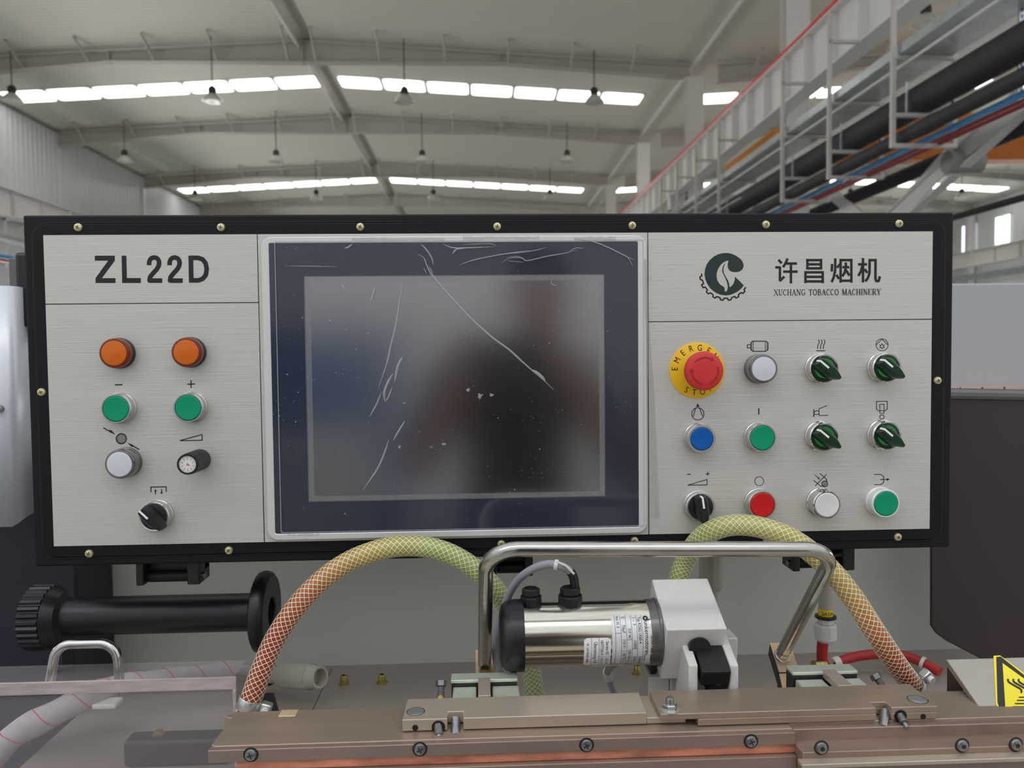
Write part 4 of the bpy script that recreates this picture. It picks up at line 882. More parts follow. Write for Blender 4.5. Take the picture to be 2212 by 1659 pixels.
# sleeved cable, white with red tracer
sp_ = spline([at(-40, 1660, .84), at(30, 1590, .84), at(110, 1545, .85), at(200, 1500, .87), at(270, 1478, .90), at(350, 1462, .93), at(430, 1450, .95), at(500, 1445, .96), at(560, 1455, .98)], 8)
cs = empty('sleeved_cable', sp_[0], 'white woven sleeve cable with red tracer thread, lower left', 'cable')
slr = lambda t: (.0138 if t < .4 else .0138 - .006 * min(1, (t - .4) / .3)) + .0009 * math.sin(t * 40)
MB().tube(sp_, .0125, 14, rf=slr).build('sleeve', 'sleeve', cs)
b = MB()
hel = []
for i in range(0, len(sp_) - 1):
    for k in range(6):
        t_ = k / 6; p = sp_[i].lerp(sp_[i + 1], t_); d = (sp_[i + 1] - sp_[i]).normalized(); u_ = Vector((0, 0, 1)); u_ = (u_ - d * u_.dot(d)).normalized(); v_ = d.cross(u_); a_ = (i * 6 + k) * .155
        hel.append(p + (u_ * math.cos(a_) + v_ * math.sin(a_)) * (slr((i + t_) / (len(sp_) - 1)) + .0001))
b.tube(hel, .0005, 4); b.build('tracer_thread', 'tracer', cs)
a = at(225, 1510, .86); MB().box(a.x - .012, a.x + .014, .855, .875, a.z - .010, a.z - .004).build('tie_mount', 'tie_white', cs, bevel=.002)
# black clamp block low left
bk = empty('clamp_block', at(350, 1620, .81), 'black clamp block with rounded bosses under the acrylic cover', 'block')
a = at(264, 1603, .805); c = at(452, 1648, .805); MB().box(a.x, c.x + .02, .805, .830, ZP + .0005, a.z).build('body', 'black_iron', bk, bevel=.004)
for px in (330, 440):
    q = at(px, 1600, .825); MB().lathe([(0, 0), (.010, 0), (.010, .016), (0, .016)], 20, frame((q.x, .812, q.z - .003), (1, 0, 0), (0, 0, 1), (0, 1, 0))).build('boss', 'black_iron', bk)
MB().lathe([(0, 0), (.006, 0), (.006, .006), (0, .006)], 14, frame(at(340, 1592, .815), (1, 0, 0), (0, 0, 1), (0, 1, 0))).build('stud', 'brass_zinc', bk)


# ================================================================== FOREGROUND BARS
ZB = 1.130
def X(px, py, y): return at(px, py, y).x
def box_obj(name, m, parent, x0, x1, y0, y1, z0, z1, bev=.0006, **k): return MB().box(x0, x1, y0, y1, z0, z1).build(name, m, parent, bevel=bev, **k)
bb_ = empty('base_rail', (0, .72, ZB), 'long flat steel base rail along the bottom of the picture', 'rail')
xl0 = onz(500, 1547, ZB); xn = onz(450, 1618, ZB); print('rail', xl0, xn, onz(1000, 1603, ZB), onz(1700, 1588, ZB), onz(870, 1530, ZB), onz(2200, 1510, ZB), onz(2200, 1575, ZB))
YN, YF = .642, .704
xr0 = .62
pts = [(xn.x + .003, YN), (xn.x, YN + .004), (xn.x + .002, YF - .012), (xl0.x - .006, YF - .009), (xl0.x, YF), (at(1712, 1590, YN).x, YF), (at(1712, 1590, YN).x, YN)]
MB().prism(pts, ZB - .011, ZB).build('left_rail', 'bar_metal', bb_, bevel=.0007)
YN2 = .651; xs_ = at(1712, 1590, YN).x
box_obj('right_rail', 'bar_metal', bb_, xs_ + .0003, xr0, YN2, YF, ZB - .004, ZB + .0002)
# lower right body stepping forward
box_obj('right_block', 'bar_dark', bb_, xs_ + .0003, xr0, .622, YN2 + .02, ZB - .05, ZB - .0105)
box_obj('right_facing', 'bar_dark', bb_, xs_ + .0005, xr0, .642, YN2 + .001, ZB - .012, ZB - .001)
# little inlay on left
q = onz(617, 1552, ZB); box_obj('inlay', 'peach_metal', bb_, q.x - .0075, q.x + .0075, YF - .012, YF + .0006, ZB - .006, ZB + .0004, .0004)
# front strip with screws
z0f = ZB - .0125; box_obj('front_strip', 'bar_dark', bb_, xn.x, xs_, YN - .006, YN, ZB - .0112, ZB - .0006)
zc0 = at(1000, 1650, YN - .004).z
box_obj('lower_edge', 'bar_dark', bb_, xn.x + .02, xs_, YN - .009, YN + .005, zc0 - .03, zc0)
zc1 = at(2000, 1641, .614).z; box_obj('right_edge', 'arm_metal', bb_, xs_ - .004, xr0, .612, .6222, zc1 - .0035, zc1)
cp = empty('copper_band', (0, .68, ZB - .03), 'long copper band below the front of the steel rail', 'band')
box_obj('band', 'copper', cp, xn.x + .022, xs_ + .002, YN - .004, YN + .01, zc0 + .0002, ZB - .0114, .0008)
# front screws
fs_head = MB().lathe([(.0048, 0), (.0048, .001), (.0042, .0022), (.002, .0027), (0, .0028)], 24, MS).build('h', 'steel_screw', None, loc=(0, 0, 0)); fh = fs_head.data; bpy.data.objects.remove(fs_head)
fr = MB().lathe([(.0054, -.0004), (.0062, .0002), (.0058, .0003), (.0050, .0002)], 24, MS).build('h', 'ink', None, loc=(0, 0, 0)); frd = fr.data; bpy.data.objects.remove(fr)
fc = MB().box(-.0026, .0026, -.0005, .0005, .0020, .0030, MS).box(-.0005, .0005, -.0026, .0026, .0020, .00301, MS).build('h', 'black_iron', None, loc=(0, 0, 0), smooth=False); fcd = fc.data; bpy.data.objects.remove(fc)
hx = MB().lathe([(.0020, .0020), (.0020, .0029), (0, .0029)], 6, MS).build('h', 'black_iron', None, loc=(0, 0, 0), smooth=False); hxd = hx.data; bpy.data.objects.remove(hx)
for px, py, y in ((542, 1630, YN - .006), (907, 1618, YN - .006), (1267, 1609, YN - .006), (1622, 1601, YN - .006), (1774, 1615, .622), (2078, 1610, .622), (2194, 1608, .622)):
    q = at(px, py, y); s_ = inst(fh, 'screw', q, bb_); inst(frd, 'countersink', q, s_)
    inst(fcd if y > .625 else hxd, 'slot', q, s_, Matrix.Rotation(random.uniform(0, 1.4), 4, 'Y'))

# ---- arms
def arm_left():
    r = empty('flat_clamp', (at(900, 1540, .72).x, .72, ZB), 'left flat steel clamp arm with round plug and notch', 'arm')
    zt = ZB + .0110; yn, yf = .6555, .6955; x0 = X(869, 1561, yn); x1 = X(1397, 1548, yn); n0, n1 = X(966, 1560, yn), X(1001, 1560, yn)
    pts = [(x0, yn), (n0, yn), (n0, yn + .013), (n1, yn + .013), (n1, yn), (x1, yn), (x1 + .0015, yf), (x0 + .001, yf)]
    MB().prism(pts, ZB + .001, zt).build('body', 'arm_metal', r, bevel=.0006)
    box_obj('foot_step', 'arm_metal', r, x1, X(1482, 1560, yn), yn + .001, yf + .004, ZB + .0007, ZB + .006)
    q = onz(898, 1537, zt); MB().lathe([(.0072, .0), (.0072, .0003), (.0064, .0005), (.003, .0004), (0, .0002)], 30, frame((q.x, q.y, zt), (1, 0, 0), (0, 1, 0), (0, 0, 1))).build('plug', 'satin', r)
    MB().lathe([(.0074, .0001), (.0080, .0002)], 30, frame((q.x, q.y, zt), (1, 0, 0), (0, 1, 0), (0, 0, 1))).build('plug_seam', 'ink', r)
    q = at(897, 1572, yn); MB().lathe([(.0026, .0001), (0, .0001)], 18, frame((q.x, yn - .0001, q.z), (1, 0, 0), (0, 0, 1), (0, -1, 0))).build('pin_hole', 'ink', r)
    q = at(947, 1571, yn); MB().lathe([(.0058, .0001), (0, .0001)], 24, frame((q.x, yn - .0001, q.z), (1, 0, 0), (0, 0, 1), (0, -1, 0))).build('bolt_hole', 'ink', r)
    a_, b2 = at(946, 1565, yn + .002), at(949, 1598, yn - .008)
    d = b2 - a_; MB().tube([a_ + d * i / 24 for i in range(17)], .0034, 14, rf=lambda t: .0033 + .0003 * (int(t * 16) % 2)).build('bolt', 'steel_screw', r)
    MB().tube([a_ + d * .62, b2], .0022, 14).build('bolt_tip', 'steel_screw', r)
    a_, b2 = at(984, 1553, yn + .010), at(984, 1590, yn - .003); MB().tube([a_, b2], .0042, 18).build('dowel', 'steel_screw', r); 
    return r
arm_left()
def arm_right():
    r = empty('flat_clamp', (at(1700, 1530, .72).x, .72, ZB), 'right flat steel clamp arm with hex nut on its left end', 'arm')
    yn, yf = .6495, .6955; zt = ZB + .0120; x0 = X(1428, 1560, yn); x1 = X(2025, 1537, yn); n0, n1 = X(1893, 1545, yn), X(1926, 1545, yn)
    xm = X(1508, 1562, yn)
    pts = [(x0, yn), (n0, yn), (n0, yn + .011), (n1, yn + .011), (n1, yn), (x1, yn), (x1 + .001, yf), (x0, yf)]
    MB().prism(pts, zt - .0052, zt).build('body', 'bar_metal', r, bevel=.0006)
    pts = [(xm, yn), (n0, yn), (n0, yn + .011), (n1, yn + .011), (n1, yn), (x1, yn), (x1 + .001, yf), (xm, yf)]
    MB().prism(pts, ZB + .001, zt - .0052).build('lower_body', 'bar_metal', r, bevel=.0005)
    q = onz(1447, 1534, zt)
    MB().lathe([(.0085, 0), (.0085, .001), (.0055, .0012)], 24, frame((q.x, q.y, zt), (1, 0, 0), (0, 1, 0), (0, 0, 1))).build('washer', 'satin', r)
    MB().lathe([(0, .001), (.0062, .001), (.0064, .0015), (.0064, .0052), (.0058, .0060), (0, .0060)], 6, frame((q.x, q.y, zt), (1, 0, 0), (0, 1, 0), (0, 0, 1))).build('hex_nut', 'chrome', r, smooth=False)
    MB().lathe([(.0036, .004), (.0036, .010), (.003, .0112), (0, .0114)], 16, frame((q.x, q.y, zt), (1, 0, 0), (0, 1, 0), (0, 0, 1))).build('stud', 'steel_screw', r)
    q = onz(1982, 1511, zt); MB().lathe([(.0078, .0), (.0078, .0003), (.0070, .0005), (0, .0003)], 30, frame((q.x, q.y, zt), (1, 0, 0), (0, 1, 0), (0, 0, 1))).build('plug', 'satin', r)
    MB().lathe([(.0080, .0001), (.0086, .0002)], 30, frame((q.x, q.y, zt), (1, 0, 0), (0, 1, 0), (0, 0, 1))).build('plug_seam', 'ink', r)
    q = at(1994, 1548, yn); MB().lathe([(.0024, .0001), (0, .0001)], 18, frame((q.x, yn - .0001, q.z), (1, 0, 0), (0, 0, 1), (0, -1, 0))).build('pin_hole', 'ink', r)
    q = at(1945, 1547, yn); MB().lathe([(.0056, .0001), (0, .0001)], 24, frame((q.x, yn - .0001, q.z), (1, 0, 0), (0, 0, 1), (0, -1, 0))).build('bolt_hole', 'ink', r)
    a_, b2 = at(1941, 1541, yn + .003), at(1960, 1573, yn - .010); MB().tube([a_.lerp(b2, i / 20) for i in range(14)], .0031, 14, rf=lambda t: .0031 + .0003 * (int(t * 13) % 2)).build('bolt', 'gunmetal', r); MB().tube([a_.lerp(b2, .65), b2], .0019, 12).build('bolt_tip', 'steel_screw', r)
    a_, b2 = at(1912, 1537, yn + .009), at(1908, 1573, yn - .004); MB().tube([a_, b2], .0044, 18).build('dowel', 'steel_screw', r)
arm_right()
# ---- toggle clamps behind the arms
def clamp(pxl, pxr, pxt0, pxt1, ybar0, ybar1, ypad, label, dy=0):
    r = empty('toggle_clamp', (X(pxl, 1470, .71), .71, ZB), label, 'clamp', 'square toggle clamps behind the arms')
    zt = ZB + .0112; yb = (zt - CAMZ) / ray(pxl, ybar0).z; yb2 = (zt - CAMZ) / ray(pxl, ybar1).z      # far and near edges of the bar top
    x0, x1 = X(pxl, ybar1, yb2), X(pxr, ybar1, yb2)
    box_obj('cross_bar', 'pad_metal', r, x0, x1, yb2, yb, zt - .003, zt, .0005)
    box_obj('bar_core', 'black_iron', r, x0 + .0004, x1 - .0004, yb2 + .0004, yb - .0005, ZB - .03, zt - .0031, .0004)
    zp = zt - .0062; yp2 = (zp - CAMZ) / ray(pxl, ypad).z
    t0, t1 = X(pxt0, ybar1, yb2), X(pxt1, ybar1, yb2)
    box_obj('pad', 'pad_metal', r, x0 + .002, t0 - .0016, .6965, yp2, ZB - .03, zp, .0012); box_obj('pad', 'pad_metal', r, t1 + .0016, x1 + .001, .6965, yp2, ZB - .03, zp, .0012)
    box_obj('tongue', 'arm_metal', r, t0, t1, .6965, yb2 + .004, zt - .006, zt + .0004, .0005)
    return r
clamp(974, 1118, 1033, 1059, 1455, 1470, 1484, 'left square clamp with two pale pads, under the tube handle')
clamp(1712, 1853, 1778, 1808, 1437, 1453, 1468, 'right square clamp with two pale pads, beside the peach block')
def hexbolt(a_, b2, label):
    d = (b2 - a_); L = d.length; u_ = d.normalized(); s_ = u_.cross(Vector((0, 1, 0))).normalized(); M = frame(a_, s_, u_.cross(s_), u_)
    r = empty('hex_bolt', b2, label, 'bolt', 'hex bolts standing behind the arms')
    MB().lathe([(0, 0), (.0046, 0), (.0052, .0006), (.0052, .0052), (0, .0052)], 6, M).build('hex_head', 'gunmetal', r, smooth=False)
    MB().tube([a_ + u_ * .005, a_ + u_ * L], .0030, 14).build('shank', 'gunmetal', r)
    b = MB()
    for i in range(int((L - .008) / .0011)): b.lathe([(.0030, .0055 + .0011 * i), (.0034, .0060 + .0011 * i), (.0030, .0065 + .0011 * i)], 14, M)
    b.build('thread', 'steel_screw', r, kind='stuff')
    MB().lathe([(.0034, L - .0035), (.0052, L - .0005), (.0056, L + .006), (0, L + .006)], 18, M).build('collar', 'brass_zinc', r)
hexbolt(at(953, 1470, .725), at(952, 1512, .715), 'hex bolt with yellow collar left of the left clamp'); hexbolt(at(1888, 1456, .725), at(1920, 1503, .712), 'tilted hex bolt with yellow collar right of the right clamp')

# ================================================================== TUBE HANDLE
yt, yb = .700, .815
hb = empty('tube_handle', at(1420, 1300, .75), 'large bent steel tube handle arching over the motor', 'handle')
Lb, Lt, Rt, Rb = at(1047, 1437, yb), at(1050, 1186, yt), at(1808, 1186, yt), at(1690, 1412, yb + .0)
path = fillet([Lb, Lt, Rt, Rb], .030, 14)
dense = []
for i in range(len(path) - 1):
    n = max(1, int((path[i + 1] - path[i]).length / .012)); dense += [path[i].lerp(path[i + 1], k / n) for k in range(n)]
dense.append(path[-1]); MB().tube(dense, .0070, 24).build('tube', 'handle_metal', hb)
# left and right foot blocks
def foot(px0, px1, pyt, pyb, yy, zoff, peach=True):
    a_ = at(px0, pyt, yy + .02); c = at(px1, pyb, yy)
# (inclined blocks: peach top face, black sides)
def incl(pn, pf, wx, th, nm, mt, ms, parent):
    d = (pf - pn).normalized(); nrm = Vector((1, 0, 0)).cross(d).normalized()
    if nrm.z < 0: nrm = -nrm
    wv = Vector((wx, 0, 0)); dn = -nrm * th
    MB().hexa([pn + dn, pn + wv + dn, pf + wv + dn, pf + dn, pn - nrm * .0006, pn + wv - nrm * .0006, pf + wv - nrm * .0006, pf - nrm * .0006]).build(nm + '_body', ms, parent, bevel=.0005)
    MB().hexa([pn - nrm * .0005, pn + wv - nrm * .0005, pf + wv - nrm * .0005, pf - nrm * .0005, pn, pn + wv, pf + wv, pf]).build(nm + '_face', mt, parent)
pf = at(1027, 1404, .846); pn = at(1028, 1458, .806); incl(pn, pf, at(1074, 1404, .846).x - pf.x, .012, 'foot', 'peach_metal', 'black_iron', hb)
a_ = at(1047, 1452, .812); MB().lathe([(.0062, 0), (.0062, .002), (.0045, .0022), (.0045, .0004), (0, .0004)], 20, frame(a_ + Vector((0, -.004, .003)), (1, 0, 0), (0, .6, .8), (0, -.8, .6))).build('foot_bolt', 'zinc_recess', hb)
pf = at(1663, 1389, .842); pn = at(1683, 1452, .800); wx = at(1690, 1389, .842).x - pf.x + .008; incl(pn, pf, wx, .016, 'foot', 'peach_metal', 'black_iron', hb)
pf2 = at(1683, 1455, .799); pn2 = at(1698, 1520, .760); incl(pn2, pf2, .013, .016, 'lower_foot', 'peach_metal', 'black_iron', hb)
MB().lathe([(.0085, 0), (.0082, .002), (.007, .0022)], 20, frame(at(1690, 1416, yb - .003), (1, 0, 0), (0, .7, .7), (0, -.7, .7))).build('weld_collar', 'steel_screw', hb)

# ================================================================== GEARED MOTOR
ym = .760; mc = at(1270, 1368, ym); gm = empty('geared_motor', mc, 'shiny cylindrical geared motor with black end cap and labels', 'motor')
mz = mc.z; XM = lambda px: at(px, 1368, ym - .0295).x
MF = lambda x: frame((x, ym, mz), (0, -1, 0), (0, 0, 1), (1, 0, 0)) if False else frame((x, ym, mz), (0, 0, 1), (0, -1, 0), (1, 0, 0)) 
r_m = .0308; x0m, x1m = XM(1128), at(1440, 1362, .72).x - .0115
MB().lathe([(0, 0), (r_m, 0), (r_m, x1m - x0m), (0, x1m - x0m)], 64, MF(x0m)).build('housing', 'motor_metal', gm)
L_ = XM(1134) - XM(1080)
MB().lathe([(0, 0), (.022, 0), (.029, .002), (.0325, .006), (.0342, .012), (.0342, L_), (.031, L_)], 48, MF(XM(1080))).build('end_cap', 'black_plastic', gm)
MB().lathe([(r_m, 0), (r_m + .0006, .001), (r_m + .0006, .008), (r_m + .0016, .009), (r_m + .0016, .011), (0, .011)], 48, MF(x1m)).build('front_ring', 'gunmetal', gm)
def cyl(x, a_, r): return Vector((x, ym - r * math.sin(a_), mz + r * math.cos(a_)))     # a_ = angle from top towards the viewer
def curved(xa_, xb_, a0, a1, r, name, m, parent, round_=0, n=14):
    b = MB(); cols = 8; vs = []
    for i in range(n + 1):
        a_ = a0 + (a1 - a0) * i / n; ins = 0
        arc = min(i, n - i) / n * abs(a1 - a0) * r
        if round_ and arc < round_: ins = round_ - math.sqrt(max(0, round_ ** 2 - (round_ - arc) ** 2))
        for j in range(cols + 1): vs.append(cyl(xa_ + ins + (xb_ - xa_ - 2 * ins) * j / cols, a_, r))
    k = cols + 1; b.add(vs, [(i * k + j, i * k + j + 1, (i + 1) * k + j + 1, (i + 1) * k + j) for i in range(n) for j in range(cols)]); return b.build(name, m, parent)
la0, la1 = math.radians(40), math.radians(134)
lab = curved(XM(1322), XM(1405), la0, la1, r_m + .0004, 'rating_label', 'motor_label', gm, .002, 24); lab['label'] = 'silver rating label'
lbx0, lbx1 = XM(1261), XM(1319); lb0, lb1 = math.radians(78), math.radians(137)
lab2 = curved(lbx0, lbx1, lb0, lb1, r_m + .0006, 'serial_label', 'white_label', gm, .003, 24); lab2['label'] = 'white serial number label'
def ctext(b, s, x, a_c, size, r, sq=.8):     # text running downwards, letter tops pointing right
    v, f = text_mesh(s, size); vs = [cyl(x + p.y, a_c + p.x * sq / r, r) for p in v]; b.add(vs, f)
def cline(b, xa_, a0, xb_, a1, r, wd=.00025):
    n = 12; vs = []
    for i in range(n + 1):
        t_ = i / n; x, a_ = xa_ + (xb_ - xa_) * t_, a0 + (a1 - a0) * t_
        if abs(xb_ - xa_) < 1e-6: vs += [cyl(x - wd / 2, a_, r), cyl(x + wd / 2, a_, r)]
        else: vs += [cyl(x, a_ - wd / 2 / r, r), cyl(x, a_ + wd / 2 / r, r)]
    b.add(vs, [(2 * i, 2 * i + 1, 2 * i + 3, 2 * i + 2) for i in range(n)])
b = MB(); ra = r_m + .0007; wl = XM(1405) - XM(1322); xa_ = XM(1322)
cols = [.09, .24, .38, .52, .66, .80]
for c in cols: cline(b, xa_ + wl * c, la0, xa_ + wl * c, la1, ra)
A_ = lambda t_: la0 + (la1 - la0) * t_
for c0, c1, t_ in ((.66, .80, .80), (.52, .66, .62), (.38, .52, .45), (.24, .38, .66), (.09, .24, .33)): cline(b, xa_ + wl * c0, A_(t_), xa_ + wl * c1, A_(t_), ra)
ctext(b, 'unkermotoren', xa_ + wl * .905, A_(.44), .0058, ra, .95); ctext(b, 'Germany', xa_ + wl * .86, A_(.84), .003, ra)
ctext(b, 'Typ KD62.1X60-4', xa_ + wl * .73, A_(.28), .0042, ra, .8); ctext(b, 'SNR 88', xa_ + wl * .73, A_(.9), .0036, ra, .8)
ctext(b, '1 ~  Y', xa_ + wl * .59, A_(.12), .0042, ra); ctext(b, '110/0V', xa_ + wl * .59, A_(.54), .0042, ra, .7); ctext(b, '50/60 Hz', xa_ + wl * .59, A_(.88), .0036, ra, .7)
ctext(b, '7/7 W', xa_ + wl * .45, A_(.34), .0040, ra, .9); ctext(b, '1200/1500 rpm', xa_ + wl * .45, A_(.79), .0034, ra, .8)
ctext(b, 'C      7/6µF', xa_ + wl * .31, A_(.18), .0042, ra, .8); ctext(b, '110 V~', xa_ + wl * .31, A_(.53), .0040, ra, .8); ctext(b, 'ASTO  II', xa_ + wl * .31, A_(.83), .0040, ra, .9)
ctext(b, 'Isol. Kl. E', xa_ + wl * .165, A_(.13), .0038, ra, .8)
b.build('label_print', 'ink', gm, smooth=False)
b = MB(); cx_ = xa_ + wl * .905; ca_ = A_(.07); n = 20; vs = []
for i in range(n): t_ = 2 * PI * i / n; vs += [cyl(cx_ + .0026 * math.cos(t_), ca_ + .0026 * math.sin(t_) / ra, ra), cyl(cx_ + .0009 * math.cos(t_), ca_ + .0009 * math.sin(t_) / ra, ra)]
b.add(vs, [(2 * i, 2 * i + 1, (2 * i + 3) % (2 * n), (2 * i + 2) % (2 * n)) for i in range(n)]); b.add([cyl(cx_ + .001, ca_ + .0026 / ra, ra), cyl(cx_ + .0048, ca_ + .0016 / ra, ra), cyl(cx_ + .0022, ca_ + .0006 / ra, ra)], [(0, 1, 2)])
b.build('maker_mark', 'ink', gm, smooth=False)
b = MB(); ra = r_m + .0009; wl = lbx1 - lbx0; B_ = lambda t_: lb0 + (lb1 - lb0) * t_
cline(b, lbx0 + wl * .28, lb0, lbx0 + wl * .28, lb1, ra); cline(b, lbx0 + wl * .56, lb0, lbx0 + wl * .56, lb1, ra); cline(b, lbx0 + wl * .56, B_(.58), lbx1, B_(.58), ra)
ctext(b, 'Serien-ID', lbx0 + wl * .86, B_(.31), .0042, ra, .85); ctext(b, '187772014', lbx0 + wl * .66, B_(.29), .0040, ra, .85); ctext(b, 'GSC-1M', lbx0 + wl * .86, B_(.79), .0040, ra, .7); ctext(b, '07/17-13', lbx0 + wl * .66, B_(.79), .0040, ra, .7)
ctext(b, 'Übersetzung i=25', lbx0 + wl * .42, B_(.5), .0045, ra, .78); ctext(b, '16  ccm Kluber Isoflex', lbx0 + wl * .14, B_(.5), .0036, ra, .72)
b.build('label_print', 'ink', gm, smooth=False)
q = cyl(XM(1413) - .002, math.radians(62), r_m + .001)
# top glands
def gland(px, w_, top, cable):
    x = XM(px); z0 = mz + .026; r = empty('cable_gland' if cable else 'blind_plug', (x, ym, z0), parent=gm)
    M = frame((x, ym, z0), (1, 0, 0), (0, 1, 0), (0, 0, 1)); k = w_ / 1700 * ym / 2
    b = MB(); n = 16; ring = []
    b.lathe([(k, .0), (k, .0115), (k * .96, .013), (k * .8, .013)], 12, M); b.build('body', 'black_plastic', r, smooth=False)
    MB().lathe([(k * .8, .0125), (k * .84, .0145), (k * .84, .0195), (k * .7, .0205), (0, .0205)], 8, M).build('nut', 'black_plastic', r, smooth=False)
gland(1152, 47, 1268, False); gland(1240, 53, 1262, True)
gp = spline([at(1242, 1268, ym), at(1238, 1245, ym), at(1226, 1230, ym - .002), at(1205, 1221, ym - .004), at(1180, 1219, ym), at(1145, 1232, ym + .008), at(1115, 1258, ym + .02), at(1093, 1300, ym + .035), at(1078, 1350, ym + .045), at(1070, 1400, ym + .05), at(1078, 1448, ym + .05), at(1100, 1480, ym + .06)], 6)
cb = empty('motor_cable', gp[0], 'grey motor cable looping over the black end cap', 'cable')
MB().tube(gp[6:], .0040, 14).build('jacket', 'cable_grey', cb); MB().tube(gp[:11], .0045, 14).build('boot', 'black_plastic', cb)
i = 19; MB().tube([gp[i - 1], gp[i + 1]], .0052, 14).build('tie', 'tie_white', cb)
a_ = gp[i]; MB().tube([a_ + Vector((0, -.003, .004)), at(1222, 1222, ym - .008), at(1240, 1240, ym - .008)], .0012, 6).build('tie_tail', 'tie_white', cb)
# second short cable under the motor
g2 = spline([at(1355, 1420, .80), at(1325, 1435, .82), at(1312, 1455, .85), at(1322, 1485, .88), at(1335, 1520, .88)], 6)
cb2 = empty('floor_cable', g2[0], 'short grey cable held by a white tie under the motor', 'cable')
MB().tube(g2, .004, 12).build('jacket', 'cable_grey', cb2)
q = at(1315, 1475, .90); MB().box(q.x - .020, q.x + .022, .87, .905, ZP + .001, ZP + .006).build('tie_mount', 'tie_white', cb2, bevel=.001); MB().tube([g2[11], g2[14]], .0052, 12).build('tie', 'tie_white', cb2)
# gearbox block, tilted
th = math.radians(25); uy, uz = math.cos(th), math.sin(th)
gx0, gx1 = at(1440, 1362, .72).x, at(1571, 1357, .72).x; pn = at(1440, 1361, .72); GU = Vector((0, uy, uz)); GV = Vector((0, uz, -uy))
def tbox(o, x0, x1, lu, lv, name, m, parent, bev=.0008):
    o = Vector(o); a0 = Vector((x0, o.y, o.z)); a1 = Vector((x1, o.y, o.z))
    return MB().hexa([a0 + GV * lv, a1 + GV * lv, a1 + GV * lv + GU * lu, a0 + GV * lv + GU * lu, a0, a1, a1 + GU * lu, a0 + GU * lu]).build(name, m, parent, bevel=bev)
gb = empty('gearbox_block', (gx0, .76, 1.14), 'pale machined aluminium block at the right end of the motor', 'gearbox')
tbox(pn, gx0, gx1, .070, .0645, 'block', 'cast_alu', gb, .0012)
MB().tube([at(1500, 1385, .742) + Vector((0, -.02, 0)), at(1500, 1385, .742) + Vector((0, .02, 0))], .0105, 24).build('boss', 'black_plastic', gb)
tbox(at(1409, 1440, .765), XM(1424), XM(1424) + .006, .02, .022, 'cover_edge', 'black_iron', gb)
# bracket lugs and black connector
br = empty('clevis_bracket', (at(1490, 1450, .72).x, .72, ZP), 'pale cast bracket with two lugs around the black block', 'bracket')
def lug(pa, pb, yy):     # pa = left edge pixel, pb = right edge pixel at the front
    x0, x1 = at(pa, 1437, yy).x, at(pb, 1437, yy).x
    zt = at(pa, 1437, yy).z; pts = [(yy, zt), (yy + .036, zt + .0155), (yy + .046, zt + .0155), (yy + .055, 1.08), (yy + .010, 1.08), (yy + .006, zt - .030), (yy, zt - .026)]
    M = Matrix(((0, 0, 1, 0), (1, 0, 0, 0), (0, 1, 0, 0), (0, 0, 0, 1))); MB().prism(pts, x0, x1, M).build('lug', 'bracket_white', br, bevel=.0015)
lug(1488, 1508, .706); lug(1577, 1596, .706)
M = Matrix(((0, 0, 1, 0), (1, 0, 0, 0), (0, 1, 0, 0), (0, 0, 0, 1)))
MB().prism([(.758, 1.165), (.785, 1.165), (.80, 1.05), (.770, 1.05)], at(1455, 1440, .75).x, at(1600, 1440, .75).x, M).build('web', 'bracket_white', br, bevel=.001)
MB().prism([(.765, 1.125), (.80, 1.135), (.83, 1.035), (.765, 1.035)], at(1418, 1480, .73).x, at(1465, 1480, .73).x, M).build('base', 'bracket_white', br, bevel=.001)
bk2 = empty('pivot_block', at(1545, 1450, .70), 'black rectangular block held between the bracket lugs', 'block')
pn2 = at(1517, 1452, .700); x0, x1 = pn2.x + .0002, at(1580, 1451, .700).x
tbox(pn2, x0, x1, .040, .017, 'body', 'black_plastic', bk2)
c0 = at(1548, 1470, .712); MB().lathe([(0, 0), (.010, 0), (.0125, .004), (.0125, .010), (.0085, .014), (.0085, .03), (0, .03)], 8, frame(c0 + Vector((0, .006, .004)), (1, 0, 0), (0, .98, .2), (0, .2, -.98))).build('swivel_nut', 'black_plastic', bk2, smooth=False)

